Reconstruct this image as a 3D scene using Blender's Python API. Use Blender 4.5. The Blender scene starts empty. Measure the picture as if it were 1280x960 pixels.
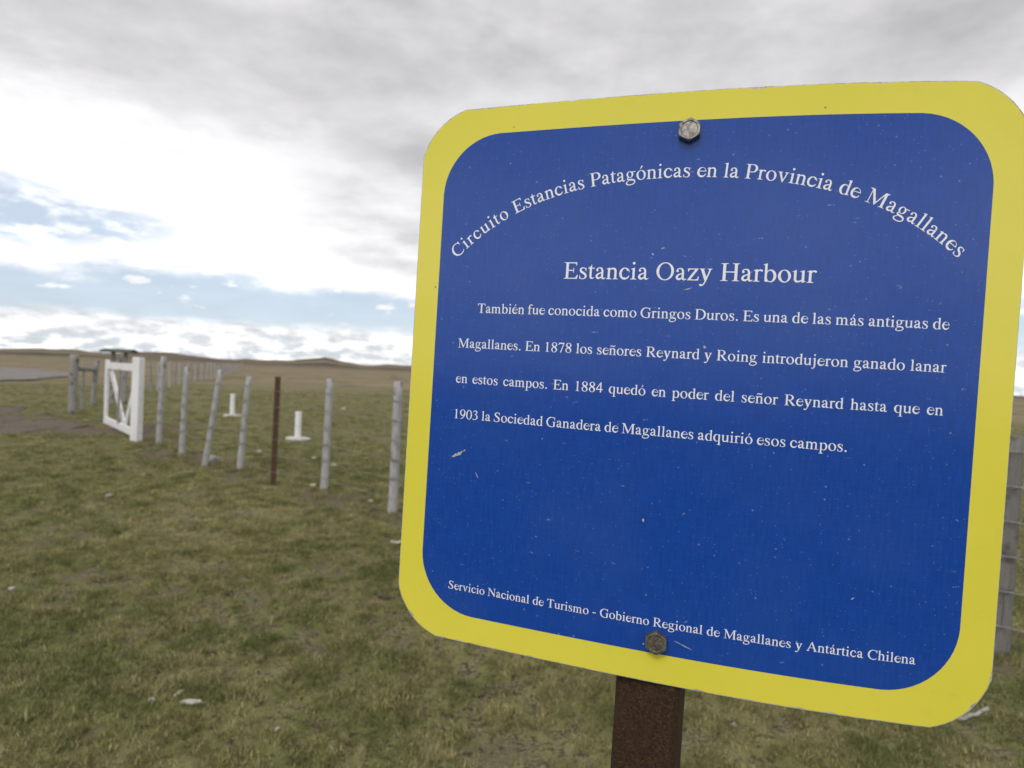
import bpy, bmesh, math, random
import numpy as np
from mathutils import Vector, Matrix, Euler
from mathutils.geometry import tessellate_polygon

R_ = math.radians
scene = bpy.context.scene
COL = scene.collection

# ------------------------------------------------------------------ camera
FPX, WPX = 768.23, 1280.0
PITCH, ROLL, EYE = 0.015619, 0.043633, 1.35
cam = bpy.data.cameras.new('camera'); cam_o = bpy.data.objects.new('camera', cam); COL.objects.link(cam_o)
cam.sensor_width = 36.0; cam.lens = 36.0 * FPX / WPX
cam.clip_start = 0.02; cam.clip_end = 20000
fwd = Vector((0, math.cos(PITCH), -math.sin(PITCH)))
up0 = Vector((0, math.sin(PITCH), math.cos(PITCH))); r0 = Vector((1, 0, 0))
upv = math.cos(ROLL) * up0 - math.sin(ROLL) * r0
rgt = math.cos(ROLL) * r0 + math.sin(ROLL) * up0
cam_o.matrix_world = Matrix(((rgt.x, upv.x, -fwd.x, 0), (rgt.y, upv.y, -fwd.y, 0), (rgt.z, upv.z, -fwd.z, EYE), (0, 0, 0, 1)))
cam.dof.use_dof = True; cam.dof.focus_distance = 0.53; cam.dof.aperture_fstop = 8.0
scene.camera = cam_o

scene.view_settings.view_transform = 'Standard'; scene.view_settings.look = 'None'
scene.view_settings.exposure = 0.35; scene.view_settings.gamma = 1.0

SUN_EL, SUN_AZ = R_(48), R_(205)          # azimuth clockwise from +Y

# ------------------------------------------------------------------ node helpers
class NT:
    def __init__(s, tree): s.t = tree; s.n = tree.nodes; s.l = tree.links
    def new(s, typ, **kw):
        n = s.n.new(typ)
        for k, v in kw.items(): setattr(n, k, v)
        return n
    def set(s, sock, v):
        if hasattr(v, 'is_output') or isinstance(v, bpy.types.NodeSocket): s.l.new(v, sock)
        elif v is not None: sock.default_value = v
    def math(s, op, a, b=None, c=None, clamp=False):
        n = s.new('ShaderNodeMath', operation=op, use_clamp=clamp)
        s.set(n.inputs[0], a)
        if b is not None: s.set(n.inputs[1], b)
        if c is not None: s.set(n.inputs[2], c)
        return n.outputs[0]
    def vmath(s, op, a, b=None):
        n = s.new('ShaderNodeVectorMath', operation=op); s.set(n.inputs[0], a)
        if b is not None: s.set(n.inputs[1], b)
        return n.outputs[0]
    def noise(s, vec, scale, detail=4, rough=.55, lac=2.0, dist=0.0, out=0):
        n = s.new('ShaderNodeTexNoise'); s.set(n.inputs['Vector'], vec)
        n.inputs['Scale'].default_value = scale; n.inputs['Detail'].default_value = detail
        n.inputs['Roughness'].default_value = rough; n.inputs['Lacunarity'].default_value = lac
        n.inputs['Distortion'].default_value = dist
        return n.outputs[out]
    def ss(s, x, a, b, lo=0.0, hi=1.0):
        n = s.new('ShaderNodeMapRange', interpolation_type='SMOOTHSTEP')
        s.set(n.inputs[0], x); n.inputs[1].default_value = a; n.inputs[2].default_value = b
        n.inputs[3].default_value = lo; n.inputs[4].default_value = hi
        return n.outputs[0]
    def ramp(s, x, pts, interp='LINEAR'):
        n = s.new('ShaderNodeValToRGB'); r = n.color_ramp; r.interpolation = interp
        while len(r.elements) < len(pts): r.elements.new(0.5)
        for e, (p, c) in zip(r.elements, pts):
            e.position = p; e.color = (c, c, c, 1) if isinstance(c, (int, float)) else (*c, 1)
        s.set(n.inputs[0], x); return n.outputs[0]
    def mix(s, f, a, b, blend='MIX'):
        n = s.new('ShaderNodeMix', data_type='RGBA', blend_type=blend)
        s.set(n.inputs[0], f)
        for sk, v in ((n.inputs[6], a), (n.inputs[7], b)):
            s.set(sk, (*v, 1) if isinstance(v, tuple) and len(v) == 3 else v)
        return n.outputs[2]
    def xyz(s, v):
        n = s.new('ShaderNodeSeparateXYZ'); s.set(n.inputs[0], v); return n.outputs
    def comb(s, x, y, z):
        n = s.new('ShaderNodeCombineXYZ'); s.set(n.inputs[0], x); s.set(n.inputs[1], y); s.set(n.inputs[2], z); return n.outputs[0]
    def bump(s, h, strength, dist, normal=None):
        n = s.new('ShaderNodeBump'); n.inputs['Strength'].default_value = strength; n.inputs['Distance'].default_value = dist
        s.set(n.inputs['Height'], h)
        if normal is not None: s.set(n.inputs['Normal'], normal)
        return n.outputs[0]

# ------------------------------------------------------------------ world: blue gaps of real sky between layers of cloud
world = bpy.data.worlds.new('World'); scene.world = world; world.use_nodes = True
wt = NT(world.node_tree); wt.n.clear()
d = wt.new('ShaderNodeTexCoord').outputs['Generated']
x, y, z = wt.xyz(d)
zc = wt.math('MAXIMUM', z, 0.0)
el = wt.math('MULTIPLY', wt.math('ARCSINE', zc), 57.2958)
az = wt.math('MULTIPLY', wt.math('ARCTAN2', x, y), 57.2958)
den = wt.math('ADD', zc, 0.10)
pl = wt.comb(wt.math('DIVIDE', x, den), wt.math('DIVIDE', y, den), 0.0)        # flat cloud layer seen in perspective
st = wt.comb(wt.math('MULTIPLY', x, 1.0), wt.math('MULTIPLY', y, 1.0), wt.math('MULTIPLY', z, 3.2))
nbig = wt.noise(pl, 0.9, 5, .55)
nmid = wt.noise(pl, 2.6, 6, .6)
nfin = wt.noise(st, 9.0, 7, .62)
nsof = wt.noise(st, 3.6, 4, .5)
# wobbling elevation
ew = wt.math('ADD', el, wt.math('MULTIPLY', wt.math('SUBTRACT', nfin, .5), 3.0))
ew = wt.math('ADD', ew, wt.math('MULTIPLY', wt.math('SUBTRACT', nsof, .5), 3.0))
ewh = wt.math('ADD', el, wt.math('MULTIPLY', wt.math('SUBTRACT', nbig, .5), 16.0))
ewh = wt.math('ADD', ewh, wt.math('MULTIPLY', wt.math('SUBTRACT', nfin, .5), 7.5))
# cloud brightness by height: white near, grey deck overhead
bright = wt.ramp(wt.math('DIVIDE', ewh, 90.0), [(0.0, .74), (0.055, .82), (0.10, 1.0), (0.165, .98), (0.215, .66), (0.30, .50), (0.5, .54), (1.0, .70)])
deck = wt.ss(ewh, 13.0, 19.0)
det = wt.math('ADD', wt.math('MULTIPLY', wt.math('SUBTRACT', nmid, .5), .55), wt.math('MULTIPLY', wt.math('SUBTRACT', nbig, .5), .7))
bright = wt.math('ADD', bright, wt.math('MULTIPLY', det, wt.math('ADD', wt.math('MULTIPLY', deck, .62), .24)))
def gauss(ca, ce, ra, re):
    a = wt.math('DIVIDE', wt.math('SUBTRACT', az, ca), ra); e = wt.math('DIVIDE', wt.math('SUBTRACT', ew, ce), re)
    q = wt.math('ADD', wt.math('MULTIPLY', a, a), wt.math('MULTIPLY', e, e))
    return wt.ss(q, 0.15, 1.25, 1.0, 0.0)
lown = wt.noise(st, 24.0, 6, .6)
bright = wt.math('ADD', bright, wt.math('MULTIPLY', wt.math('MULTIPLY', wt.math('SUBTRACT', lown, .47), 1.5), wt.ss(el, 3.0, 4.5, 1.0, 0.0)))
bright = wt.math('ADD', bright, wt.math('MULTIPLY', wt.math('MULTIPLY', wt.math('SUBTRACT', nfin, .52), .55), wt.ss(el, 4.0, 24.0, 1.0, 0.3)))
gp_ = gauss(-6, 14.0, 17, 7.5)                                                    # grey bank low ahead
bright = wt.math('SUBTRACT', bright, wt.math('MULTIPLY', gp_, wt.math('ADD', .30, wt.math('MULTIPLY', wt.math('SUBTRACT', nmid, .5), .75))))
# where cloud covers: belt of clear sky low down, one hole on the left
belt = wt.math('MULTIPLY', wt.ss(ew, 2.6, 3.9), wt.ss(ew, 5.9, 7.3, 1.0, 0.0))
puff = wt.ss(wt.noise(st, 13.0, 5, .55), .60, .67)
hole = gauss(-39.5, 10.2, 12.5, 2.6)
wisps = wt.ss(wt.noise(st, 15.0, 6, .6), .44, .62)
low = wt.math('MULTIPLY', wt.ss(ew, 0.2, 2.8, 1.0, 0.4), wt.ss(lown, .42, .50, 1.0, 0.0))   # blue chinks in the low white clouds
clear = wt.math('MULTIPLY', belt, wt.math('SUBTRACT', 1.0, wt.math('MULTIPLY', puff, .9)))
clear = wt.math('MAXIMUM', clear, wt.math('MULTIPLY', hole, wt.math('SUBTRACT', 1.0, wt.math('MULTIPLY', wisps, .75))))
clear = wt.math('MAXIMUM', clear, wt.math('MULTIPLY', wt.math('MULTIPLY', low, 1.0), wt.ss(el, 2.2, 3.4, 1.0, 0.0)))
tint = wt.mix(wt.ss(bright, .55, 1.0), (1.0, .985, 1.01), (1.0, 1.0, 1.005))
cc = wt.vmath('SCALE', tint); wt.l.new(bright, cc.node.inputs[3])
sky = wt.new('ShaderNodeTexSky', sky_type='NISHITA'); sky.sun_disc = False
sky.sun_elevation = SUN_EL; sky.sun_rotation = SUN_AZ; sky.altitude = 50; sky.air_density = 1.0; sky.dust_density = 0.5; sky.ozone_density = 2.0
b1 = wt.new('ShaderNodeBackground'); wt.l.new(sky.outputs[0], b1.inputs[0]); b1.inputs[1].default_value = 0.085
b2 = wt.new('ShaderNodeBackground'); wt.l.new(cc, b2.inputs[0]); b2.inputs[1].default_value = 1.0
veil = wt.new('ShaderNodeBackground'); veil.inputs[0].default_value = (.50, .60, .74, 1); veil.inputs[1].default_value = 0.95     # thin high cirrus in the gaps
bv = wt.new('ShaderNodeMixShader'); bv.inputs[0].default_value = .62; wt.l.new(b1.outputs[0], bv.inputs[1]); wt.l.new(veil.outputs[0], bv.inputs[2]); b1 = bv
mx = wt.new('ShaderNodeMixShader'); wt.l.new(wt.math('MULTIPLY', clear, .84), mx.inputs[0]); wt.l.new(b2.outputs[0], mx.inputs[1]); wt.l.new(b1.outputs[0], mx.inputs[2])
wo = wt.new('ShaderNodeOutputWorld'); wt.l.new(mx.outputs[0], wo.inputs[0])
world.cycles.sampling_method = 'MANUAL'; world.cycles.sample_map_resolution = 1024

sun = bpy.data.lights.new('sun', 'SUN'); sun.energy = 1.2; sun.angle = R_(22); sun.color = (1.0, .96, .9)
sun_o = bpy.data.objects.new('sun', sun); COL.objects.link(sun_o)
sdir = Vector((math.sin(SUN_AZ) * math.cos(SUN_EL), math.cos(SUN_AZ) * math.cos(SUN_EL), math.sin(SUN_EL)))
sun_o.rotation_euler = sdir.to_track_quat('Z', 'Y').to_euler(); sun_o.location = sdir * 50

# ------------------------------------------------------------------ object helpers
def tag(o, label=None, cat=None, group=None, kind=None):
    if label: o['label'] = label
    if cat: o['category'] = cat
    if group: o['group'] = group
    if kind: o['kind'] = kind
    return o
def empty(name, loc=(0, 0, 0), rot=(0, 0, 0)):
    o = bpy.data.objects.new(name, None); o.empty_display_size = .1
    o.location = loc; o.rotation_euler = rot; COL.objects.link(o); return o
def mesh_obj(name, verts, faces, mat, parent=None, smooth=False, mats=None, fmat=None):
    me = bpy.data.meshes.new(name); me.from_pydata([tuple(v) for v in verts], [], [tuple(f) for f in faces]); me.update()
    if mats:
        for m in mats: me.materials.append(m)
        if fmat is not None: me.polygons.foreach_set('material_index', fmat)
    elif mat: me.materials.append(mat)
    if smooth: me.polygons.foreach_set('use_smooth', [True] * len(me.polygons))
    o = bpy.data.objects.new(name, me); COL.objects.link(o)
    if parent: o.parent = parent
    return o
def mat(name):
    m = bpy.data.materials.new(name); m.use_nodes = True; t = NT(m.node_tree)
    b = m.node_tree.nodes['Principled BSDF']; return m, t, b
def obj_coord(t): return t.new('ShaderNodeTexCoord').outputs['Object']
def pos(t): return t.new('ShaderNodeNewGeometry').outputs['Position']
def scalev(t, v, s):
    n = t.new('ShaderNodeVectorMath', operation='MULTIPLY'); t.set(n.inputs[0], v); n.inputs[1].default_value = s; return n.outputs[0]

# ------------------------------------------------------------------ numpy value noise and the lie of the land
rng = np.random.default_rng(11)
_tab = rng.random((256, 256))
def vnoise(x, y):
    xi = np.floor(x).astype(int); yi = np.floor(y).astype(int); fx = x - xi; fy = y - yi
    fx = fx * fx * (3 - 2 * fx); fy = fy * fy * (3 - 2 * fy)
    a = _tab[xi & 255, yi & 255]; b = _tab[(xi + 1) & 255, yi & 255]; c = _tab[xi & 255, (yi + 1) & 255]; dd = _tab[(xi + 1) & 255, (yi + 1) & 255]
    return (a + (b - a) * fx) * (1 - fy) + (c + (dd - c) * fx) * fy
def fbm(x, y, o=4, g=.5):
    s = 0; a = 1; t = 0
    for k in range(o): s = s + a * vnoise(x * 2 ** k + 17.3 * k, y * 2 ** k + 5.1 * k); t += a; a *= g
    return s / t
def sstep(x, a, b):
    t = np.clip((x - a) / (b - a), 0, 1); return t * t * (3 - 2 * t)
def polydist(x, y, P):
    x = np.asarray(x, float); y = np.asarray(y, float)
    best = np.full(x.shape, 1e9)
    for (ax, ay), (bx, by) in zip(P[:-1], P[1:]):
        dx, dy = bx - ax, by - ay
        t = np.clip(((x - ax) * dx + (y - ay) * dy) / (dx * dx + dy * dy), 0, 1)
        best = np.minimum(best, np.hypot(x - ax - t * dx, y - ay - t * dy))
    return best
FENCE = [(4.6, 1.75), (2.59, 3.17), (-1.06, 5.70), (-2.62, 6.90), (-3.84, 7.80), (-6.03, 9.91)]
TRACK = [(-26, 11.2), (-18, 12.0), (-12.5, 11.9), (-8.5, 11.2), (-5.0, 12.4), (-1.0, 12.7), (4, 12.2)]
ROAD = [(-26, 8), (-27, 26), (-31, 37.5), (-38.5, 46), (-52, 52.5), (-92, 62), (-200, 80)]
HILLS_AZ = [-90, -60, -45, -40, -37.5, -35.5, -33.5, -32, -30, -28, -26, -24, -22, -20, -18.5, -17, -15.5, -13.5, -11.5, -9, -5, 5, 20, 40, 60, 90]
HILLS_H = [4, 3.5, 4, 4.5, 6.5, 6.8, 4.6, 5.6, 8.6, 6.4, 3.8, 4.4, 4.9, 5.8, 8.2, 11.0, 7.0, 4.2, 6.6, 6.0, 4.5, 4, 3.0, 2.0, 3, 4]
def height(x, y):
    x = np.asarray(x, float); y = np.asarray(y, float)
    r = np.hypot(x, y); a = np.degrees(np.arctan2(x, y))
    h = (fbm(x * 2.6, y * 2.6, 3) - .5) * .05 * (1 - sstep(r, 18, 30))
    h = h + sstep(cushion(x, y), .38, .62) * .022 * (1 - sstep(r, 9, 16))
    h = h + (fbm(x * 24 + 4, y * 24, 2) - .5) * .012 * (1 - sstep(r, 5, 9))
    h = h + (fbm(x * .35 + 9, y * .35 + 3, 2) - .5) * .16 * sstep(r, 6, 20) * (1 - .3 * sstep(r, 100, 300))
    h = h + (fbm(x * .02 + 3, y * .02 + 7, 3) - .5) * 1.6 * sstep(r, 60, 250)
    dt = polydist(x, y, TRACK)
    h = h - .06 * (1 - sstep(dt, .5, 1.3)) * (1 - sstep(x, -7, -3))
    bank = np.exp(-((dt - 1.9) / .5) ** 2) * (y > 12.4) * (1 - sstep(x, -10.5, -9.6)); h = h + .22 * bank
    pr = np.interp(a, HILLS_AZ, HILLS_H) + (fbm(a * .9 + 50, r * 0 + 1, 3) - .5) * 1.6
    ridge = sstep(r, 450, 1000) * (pr * 1.30)
    h = h + ridge * (1 + .25 * (fbm(x * .008, y * .008, 3) - .5))
    h = h + sstep(r, 180, 500) * (fbm(x * .006 + 2, y * .006 + 8, 2) - .45) * 3.0 * (1 - sstep(r, 500, 900))
    return h
def hz(x, y): return float(height(np.array([x]), np.array([y]))[0])
def cushion(x, y):
    return .54 * fbm(x * 13 + 13, y * 13 + 71, 2) + .28 * fbm(x * 4.2 + 33, y * 4.2 + 9, 2) + .18 * fbm(x * .8 + 3, y * .8 + 19, 2)
def soil_at(x, y):
    n = fbm(np.asarray(x) * 1.3 + 5, np.asarray(y) * 1.3 + 2, 4)
    s1 = 1 - sstep(polydist(x, y, FENCE) + (n - .5) * 1.3, .05, .62)
    s2 = (1 - sstep(polydist(x, y, TRACK) + (n - .5) * 1.6, .5, 1.5)) * (1 - .72 * sstep(np.asarray(x), -7.6, -6))
    s2 = s2 * (1 - sstep(np.asarray(x), 0, 4))
    n2 = fbm(np.asarray(x) * 2.1 + 51, np.asarray(y) * 2.1 + 22, 4)
    return np.clip(np.maximum(s1 * .55, s2) + .30 * sstep(n2, .62, .76), 0, 1)

# ------------------------------------------------------------------ ground material
def ground_mat():
    m, t, b = mat('turf_ground')
    p = pos(t); X, Y, Z = t.xyz(p)
    flat = t.comb(X, Y, 0.0)
    dist = t.vmath('LENGTH', flat).node.outputs['Value']
    n1 = t.noise(flat, .45, 5, .6); n2 = t.noise(flat, 2.6, 5, .6); n3 = t.noise(flat, 14, 5, .65); n4 = t.noise(flat, 70, 3, .6)
    green = t.mix(n3, (.082, .094, .030), (.190, .195, .075))
    olive = t.mix(n3, (.115, .108, .044), (.27, .24, .122))
    c = t.mix(t.ss(t.math('ADD', t.math('MULTIPLY', n1, .5), t.math('MULTIPLY', n2, .5)), .42, .60), green, olive)
    soil = t.mix(n3, (.065, .050, .034), (.20, .160, .115))
    a = t.new('ShaderNodeAttribute', attribute_name='soil').outputs['Fac']
    sm = t.ss(t.math('ADD', a, t.math('MULTIPLY', t.math('SUBTRACT', n3, .5), .8)), .32, .62)
    # bare litter and earth shows in the hollows between the cushions of turf
    cu = t.new('ShaderNodeAttribute', attribute_name='cushion').outputs['Fac']
    gap = t.ss(t.math('ADD', cu, t.math('MULTIPLY', t.math('SUBTRACT', n3, .5), .35)), .35, .46, 1.0, 0.0)
    litter = t.mix(t.ss(n4, .42, .62), (.050, .040, .026), (.26, .215, .140))
    c = t.mix(t.math('MULTIPLY', gap, .72), c, t.mix(t.ss(n2, .30, .55), soil, litter))
    c = t.mix(t.math('MULTIPLY', t.ss(t.noise(flat, 24, 5, .75), .53, .60), .9), c, (.042, .036, .022))
    c = t.mix(sm, c, soil)
    # farther out the sward turns to tan steppe in long streaks
    fl = t.comb(t.math('MULTIPLY', X, .25), Y, 0.0)
    f1 = t.noise(fl, .035, 5, .6); f2 = t.noise(flat, .25, 5, .6)
    steppe = t.mix(f1, (.140, .114, .068), (.30, .242, .150))
    steppe = t.mix(t.ss(f2, .48, .66), steppe, (.095, .088, .042))
    farm = t.ss(t.math('ADD', dist, t.math('MULTIPLY', t.math('SUBTRACT', f1, .5), 60)), 16, 60)
    c = t.mix(farm, c, steppe)
    scrub = t.ss(t.noise(fl, .012, 6, .62), .38, .58)
    hm = t.ss(dist, 160, 520)
    c = t.mix(t.math('MULTIPLY', hm, scrub), c, (.070, .052, .036))
    t.l.new(c, b.inputs['Base Color']); b.inputs['Roughness'].default_value = .95
    b.inputs['Specular IOR Level'].default_value = .15
    h = t.math('ADD', t.math('MULTIPLY', n3, .6), t.math('MULTIPLY', n4, .4))
    t.l.new(t.bump(h, .9, .02), b.inputs['Normal'])
    return m
GROUND = ground_mat()

def build_ground():
    na = 560; az = np.concatenate([np.linspace(-180, -62, 40, endpoint=False), np.linspace(-62, 62, na), np.linspace(62, 180, 40)[1:-1]])
    rr = np.concatenate([np.linspace(.25, 2, 14, endpoint=False), 2 * 1.0085 ** np.arange(0, 480)])
    rr = np.concatenate([rr, rr[-1] * 1.035 ** np.arange(1, 125)])
    A, Rr = np.meshgrid(np.radians(az), rr); x = Rr * np.sin(A); y = Rr * np.cos(A); zz = height(x, y)
    n, mA = A.shape[0], A.shape[1]
    v = np.stack([x, y, zz], -1).reshape(-1, 3); v = np.vstack([v, [[0, 0, hz(0, 0)]]])
    i, j = np.meshgrid(np.arange(n - 1), np.arange(mA), indexing='ij'); j2 = (j + 1) % mA
    q = np.stack([i * mA + j, i * mA + j2, (i + 1) * mA + j2, (i + 1) * mA + j], -1).reshape(-1, 4)
    q = q[:, ::-1]
    me = bpy.data.meshes.new('ground')
    c = len(v) - 1
    tri = np.stack([np.full(mA, c), (np.arange(mA) + 1) % mA, np.arange(mA)], -1)
    nq, nt = len(q), len(tri)
    me.vertices.add(len(v)); me.vertices.foreach_set('co', v.ravel())
    loops = np.concatenate([q.ravel(), tri.ravel()])
    me.loops.add(len(loops)); me.loops.foreach_set('vertex_index', loops)
    me.polygons.add(nq + nt)
    me.polygons.foreach_set('loop_start', np.concatenate([np.arange(nq) * 4, nq * 4 + np.arange(nt) * 3]))
    me.polygons.foreach_set('use_smooth', np.ones(nq + nt, bool))
    at = me.attributes.new('soil', 'FLOAT', 'POINT')
    s = np.concatenate([soil_at(x, y).ravel(), [0]]); at.data.foreach_set('value', s.astype(np.float32))
    at = me.attributes.new('cushion', 'FLOAT', 'POINT'); at.data.foreach_set('value', np.concatenate([cushion(x, y).ravel(), [.5]]).astype(np.float32))
    me.update(); me.validate()
    me.materials.append(GROUND)
    o = bpy.data.objects.new('ground', me); COL.objects.link(o); tag(o, kind='structure'); return o
build_ground()

def strip(name, P, w, material, lift=.004, seg=.35, nw=9):
    P = [Vector((a, b)) for a, b in P]; pts = []
    for k in range(len(P) - 1):                                       # Catmull-Rom through the line
        p0 = P[max(k - 1, 0)]; p1 = P[k]; p2 = P[k + 1]; p3 = P[min(k + 2, len(P) - 1)]
        n = max(4, int((p2 - p1).length / seg))
        for i in range(n):
            t = i / n
            pts.append(.5 * ((2 * p1) + (p2 - p0) * t + (2 * p0 - 5 * p1 + 4 * p2 - p3) * t * t + (3 * p1 - p0 - 3 * p2 + p3) * t ** 3))
    pts.append(P[-1]); vs = []; fs = []; ed = []
    for k, p in enumerate(pts):
        tn = (pts[min(k + 1, len(pts) - 1)] - pts[max(k - 1, 0)]).normalized(); nn = Vector((-tn.y, tn.x))
        for i in range(nw):
            u = i / (nw - 1) * 2 - 1; q = p + nn * u * w; vs.append([q.x, q.y, 0]); ed.append(1 - abs(u))
    V = np.array(vs); V[:, 2] = height(V[:, 0], V[:, 1]) + lift
    for k in range(len(pts) - 1):
        for i in range(nw - 1):
            a = k * nw + i; fs.append((a, a + nw, a + nw + 1, a + 1))
    o = mesh_obj(name, V.tolist(), fs, material, smooth=True)
    at = o.data.attributes.new('edge', 'FLOAT', 'POINT'); at.data.foreach_set('value', np.array(ed, np.float32))
    # make faces look up
    if o.data.polygons[0].normal.z < 0: o.data.flip_normals()
    return tag(o, kind='structure')
def track_mat(name, c1, c2, lo, hi, sc, amp):
    m, t, b = mat(name); p = pos(t)
    n = t.noise(p, sc, 6, .65); n2 = t.noise(p, sc * 9, 4, .6); e = t.new('ShaderNodeAttribute', attribute_name='edge').outputs['Fac']
    c = t.mix(t.math('ADD', t.math('MULTIPLY', n, .5), t.math('MULTIPLY', n2, .5)), c1, c2)
    c = t.mix(t.ss(t.noise(p, sc * 2.7, 4, .6), .56, .66), c, tuple(v * .62 for v in c1))
    t.l.new(c, b.inputs['Base Color']); b.inputs['Roughness'].default_value = .95
    t.l.new(t.bump(n2, .8, .015), b.inputs['Normal'])
    al = t.ss(t.math('ADD', e, t.math('MULTIPLY', t.math('SUBTRACT', n, .5), amp)), lo, hi)
    t.l.new(al, b.inputs['Alpha']); return m
strip('dirt_track', TRACK[:4], 2.25, track_mat('packed_earth', (.060, .047, .034), (.155, .128, .100), .12, .36, 1.6, .62), lift=.006)
strip('gravel_road', ROAD, 4.0, track_mat('road_gravel', (.14, .128, .115), (.23, .212, .195), .05, .22, .5, .3), lift=.06, seg=1.5)

# ------------------------------------------------------------------ grass
def grass_mat(name, ca, cb, cc):
    m, t, b = mat(name); p = pos(t)
    oi = t.new('ShaderNodeObjectInfo').outputs['Random']
    hh = t.new('ShaderNodeAttribute', attribute_name='tip').outputs['Fac']
    rnd = t.new('ShaderNodeAttribute', attribute_name='rnd').outputs['Fac']
    n1 = t.noise(p, .55, 4, .6); n2 = t.noise(p, 3.2, 4, .6)
    f = t.ss(t.math('ADD', t.math('MULTIPLY', n1, .55), t.math('MULTIPLY', n2, .45)), .40, .62)
    c = t.mix(f, ca, cb)
    dead = t.ss(t.math('ADD', rnd, t.math('MULTIPLY', t.math('SUBTRACT', n2, .5), 1.4)), .62, .95)
    c = t.mix(dead, c, cc)
    v = t.math('ADD', .55, t.math('MULTIPLY', oi, .90))
    hs = t.new('ShaderNodeHueSaturation'); t.l.new(c, hs.inputs['Color']); t.l.new(v, hs.inputs['Value'])
    t.l.new(hs.outputs[0], b.inputs['Base Color']); b.inputs['Roughness'].default_value = .7
    b.inputs['Specular IOR Level'].default_value = .25
    tr = t.new('ShaderNodeBsdfTranslucent'); t.l.new(hs.outputs[0], tr.inputs[0])
    ms = t.new('ShaderNodeMixShader'); ms.inputs[0].default_value = .25
    t.l.new(b.outputs[0], ms.inputs[1]); t.l.new(tr.outputs[0], ms.inputs[2])
    t.l.new(ms.outputs[0], t.n['Material Output'].inputs[0]); return m
GRASS = grass_mat('grass_blades', (.135, .158, .048), (.255, .238, .094), (.44, .375, .21))

def tuft_mesh(name, seed, nb, rad, hmin, hmax, lean, wid):
    g = random.Random(seed); vs = []; fs = []; tip = []; rn = []
    for k in range(nb):
        a = g.random() * 6.283; rr = rad * math.sqrt(g.random()); bx, by = rr * math.cos(a), rr * math.sin(a)
        h = g.uniform(hmin, hmax) * (1.15 - .6 * rr / rad); az = g.random() * 6.283; ln = g.uniform(.2, 1) * lean * h
        w = wid * g.uniform(.6, 1.2); dx, dy = math.cos(az), math.sin(az); px, py = -dy * w, dx * w
        b = len(vs); q = g.random()
        for u in (0, .55, 1):
            ox = bx + dx * ln * u * u; oy = by + dy * ln * u * u; z_ = h * u * (1 - .18 * u * lean)
            if u < 1: vs += [(ox - px * (1 - .3 * u), oy - py * (1 - .3 * u), z_ - .004), (ox + px * (1 - .3 * u), oy + py * (1 - .3 * u), z_ - .004)]; tip += [u, u]; rn += [q, q]
            else: vs.append((ox, oy, z_)); tip.append(1); rn.append(q)
        fs += [(b, b + 1, b + 3, b + 2), (b + 2, b + 3, b + 4)]
    me = bpy.data.meshes.new(name); me.from_pydata(vs, [], fs); me.update(); me.materials.append(GRASS)
    for nm, arr in (('tip', tip), ('rnd', rn)):
        at = me.attributes.new(nm, 'FLOAT', 'POINT'); at.data.foreach_set('value', np.array(arr, np.float32))
    return me

def scatter(name, P, meshes, scales, mat_, seed=0):
    """one stuff object: a point mesh whose geometry nodes put a tuft on every point"""
    me = bpy.data.meshes.new(name); me.vertices.add(len(P)); me.vertices.foreach_set('co', P.astype(np.float32).ravel())
    at = me.attributes.new('sc', 'FLOAT', 'POINT'); at.data.foreach_set('value', scales.astype(np.float32))
    at = me.attributes.new('rot', 'FLOAT_VECTOR', 'POINT')
    g = np.random.default_rng(seed); ro = np.stack([g.normal(0, .12, len(P)), g.normal(0, .12, len(P)), g.random(len(P)) * 6.283], 1)
    at.data.foreach_set('vector', ro.astype(np.float32).ravel()); at = me.attributes.new('pick', 'INT', 'POINT')
    at.data.foreach_set('value', g.integers(0, len(meshes), len(P)).astype(np.int32)); me.update()
    o = bpy.data.objects.new(name, me); COL.objects.link(o)
    ng = bpy.data.node_groups.new(name + '_nodes', 'GeometryNodeTree')
    ng.interface.new_socket('Geometry', in_out='INPUT', socket_type='NodeSocketGeometry')
    ng.interface.new_socket('Geometry', in_out='OUTPUT', socket_type='NodeSocketGeometry')
    N = ng.nodes; L = ng.links; gi = N.new('NodeGroupInput'); go = N.new('NodeGroupOutput')
    lib = []
    for k, tm in enumerate(meshes):
        to = bpy.data.objects.new('grass_tuft_source', tm); lib.append(to)
    g2i = N.new('GeometryNodeGeometryToInstance')
    for to in reversed(lib):
        oi = N.new('GeometryNodeObjectInfo'); oi.inputs['Object'].default_value = to; oi.inputs['As Instance'].default_value = True
        L.new(oi.outputs['Geometry'], g2i.inputs[0])
    # GeometryToInstance joins; build a list of instances with a join of separate instances instead
    jn = N.new('GeometryNodeJoinGeometry')
    for nd in [n for n in N if n.bl_idname == 'GeometryNodeObjectInfo']: L.new(nd.outputs['Geometry'], jn.inputs[0])
    N.remove(g2i)
    ip = N.new('GeometryNodeInstanceOnPoints'); ip.inputs['Pick Instance'].default_value = True
    L.new(gi.outputs[0], ip.inputs['Points']); L.new(jn.outputs[0], ip.inputs['Instance'])
    def attr(nm, ty):
        a = N.new('GeometryNodeInputNamedAttribute'); a.data_type = ty; a.inputs[0].default_value = nm; return [s for s in a.outputs if s.enabled and s.name == 'Attribute'][0]
    L.new(attr('pick', 'INT'), ip.inputs['Instance Index']); L.new(attr('rot', 'FLOAT_VECTOR'), ip.inputs['Rotation']); L.new(attr('sc', 'FLOAT'), ip.inputs['Scale'])
    L.new(ip.outputs[0], go.inputs[0])
    md = o.modifiers.new('scatter', 'NODES'); md.node_group = ng
    o.data.materials.append(mat_)
    return o

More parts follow.
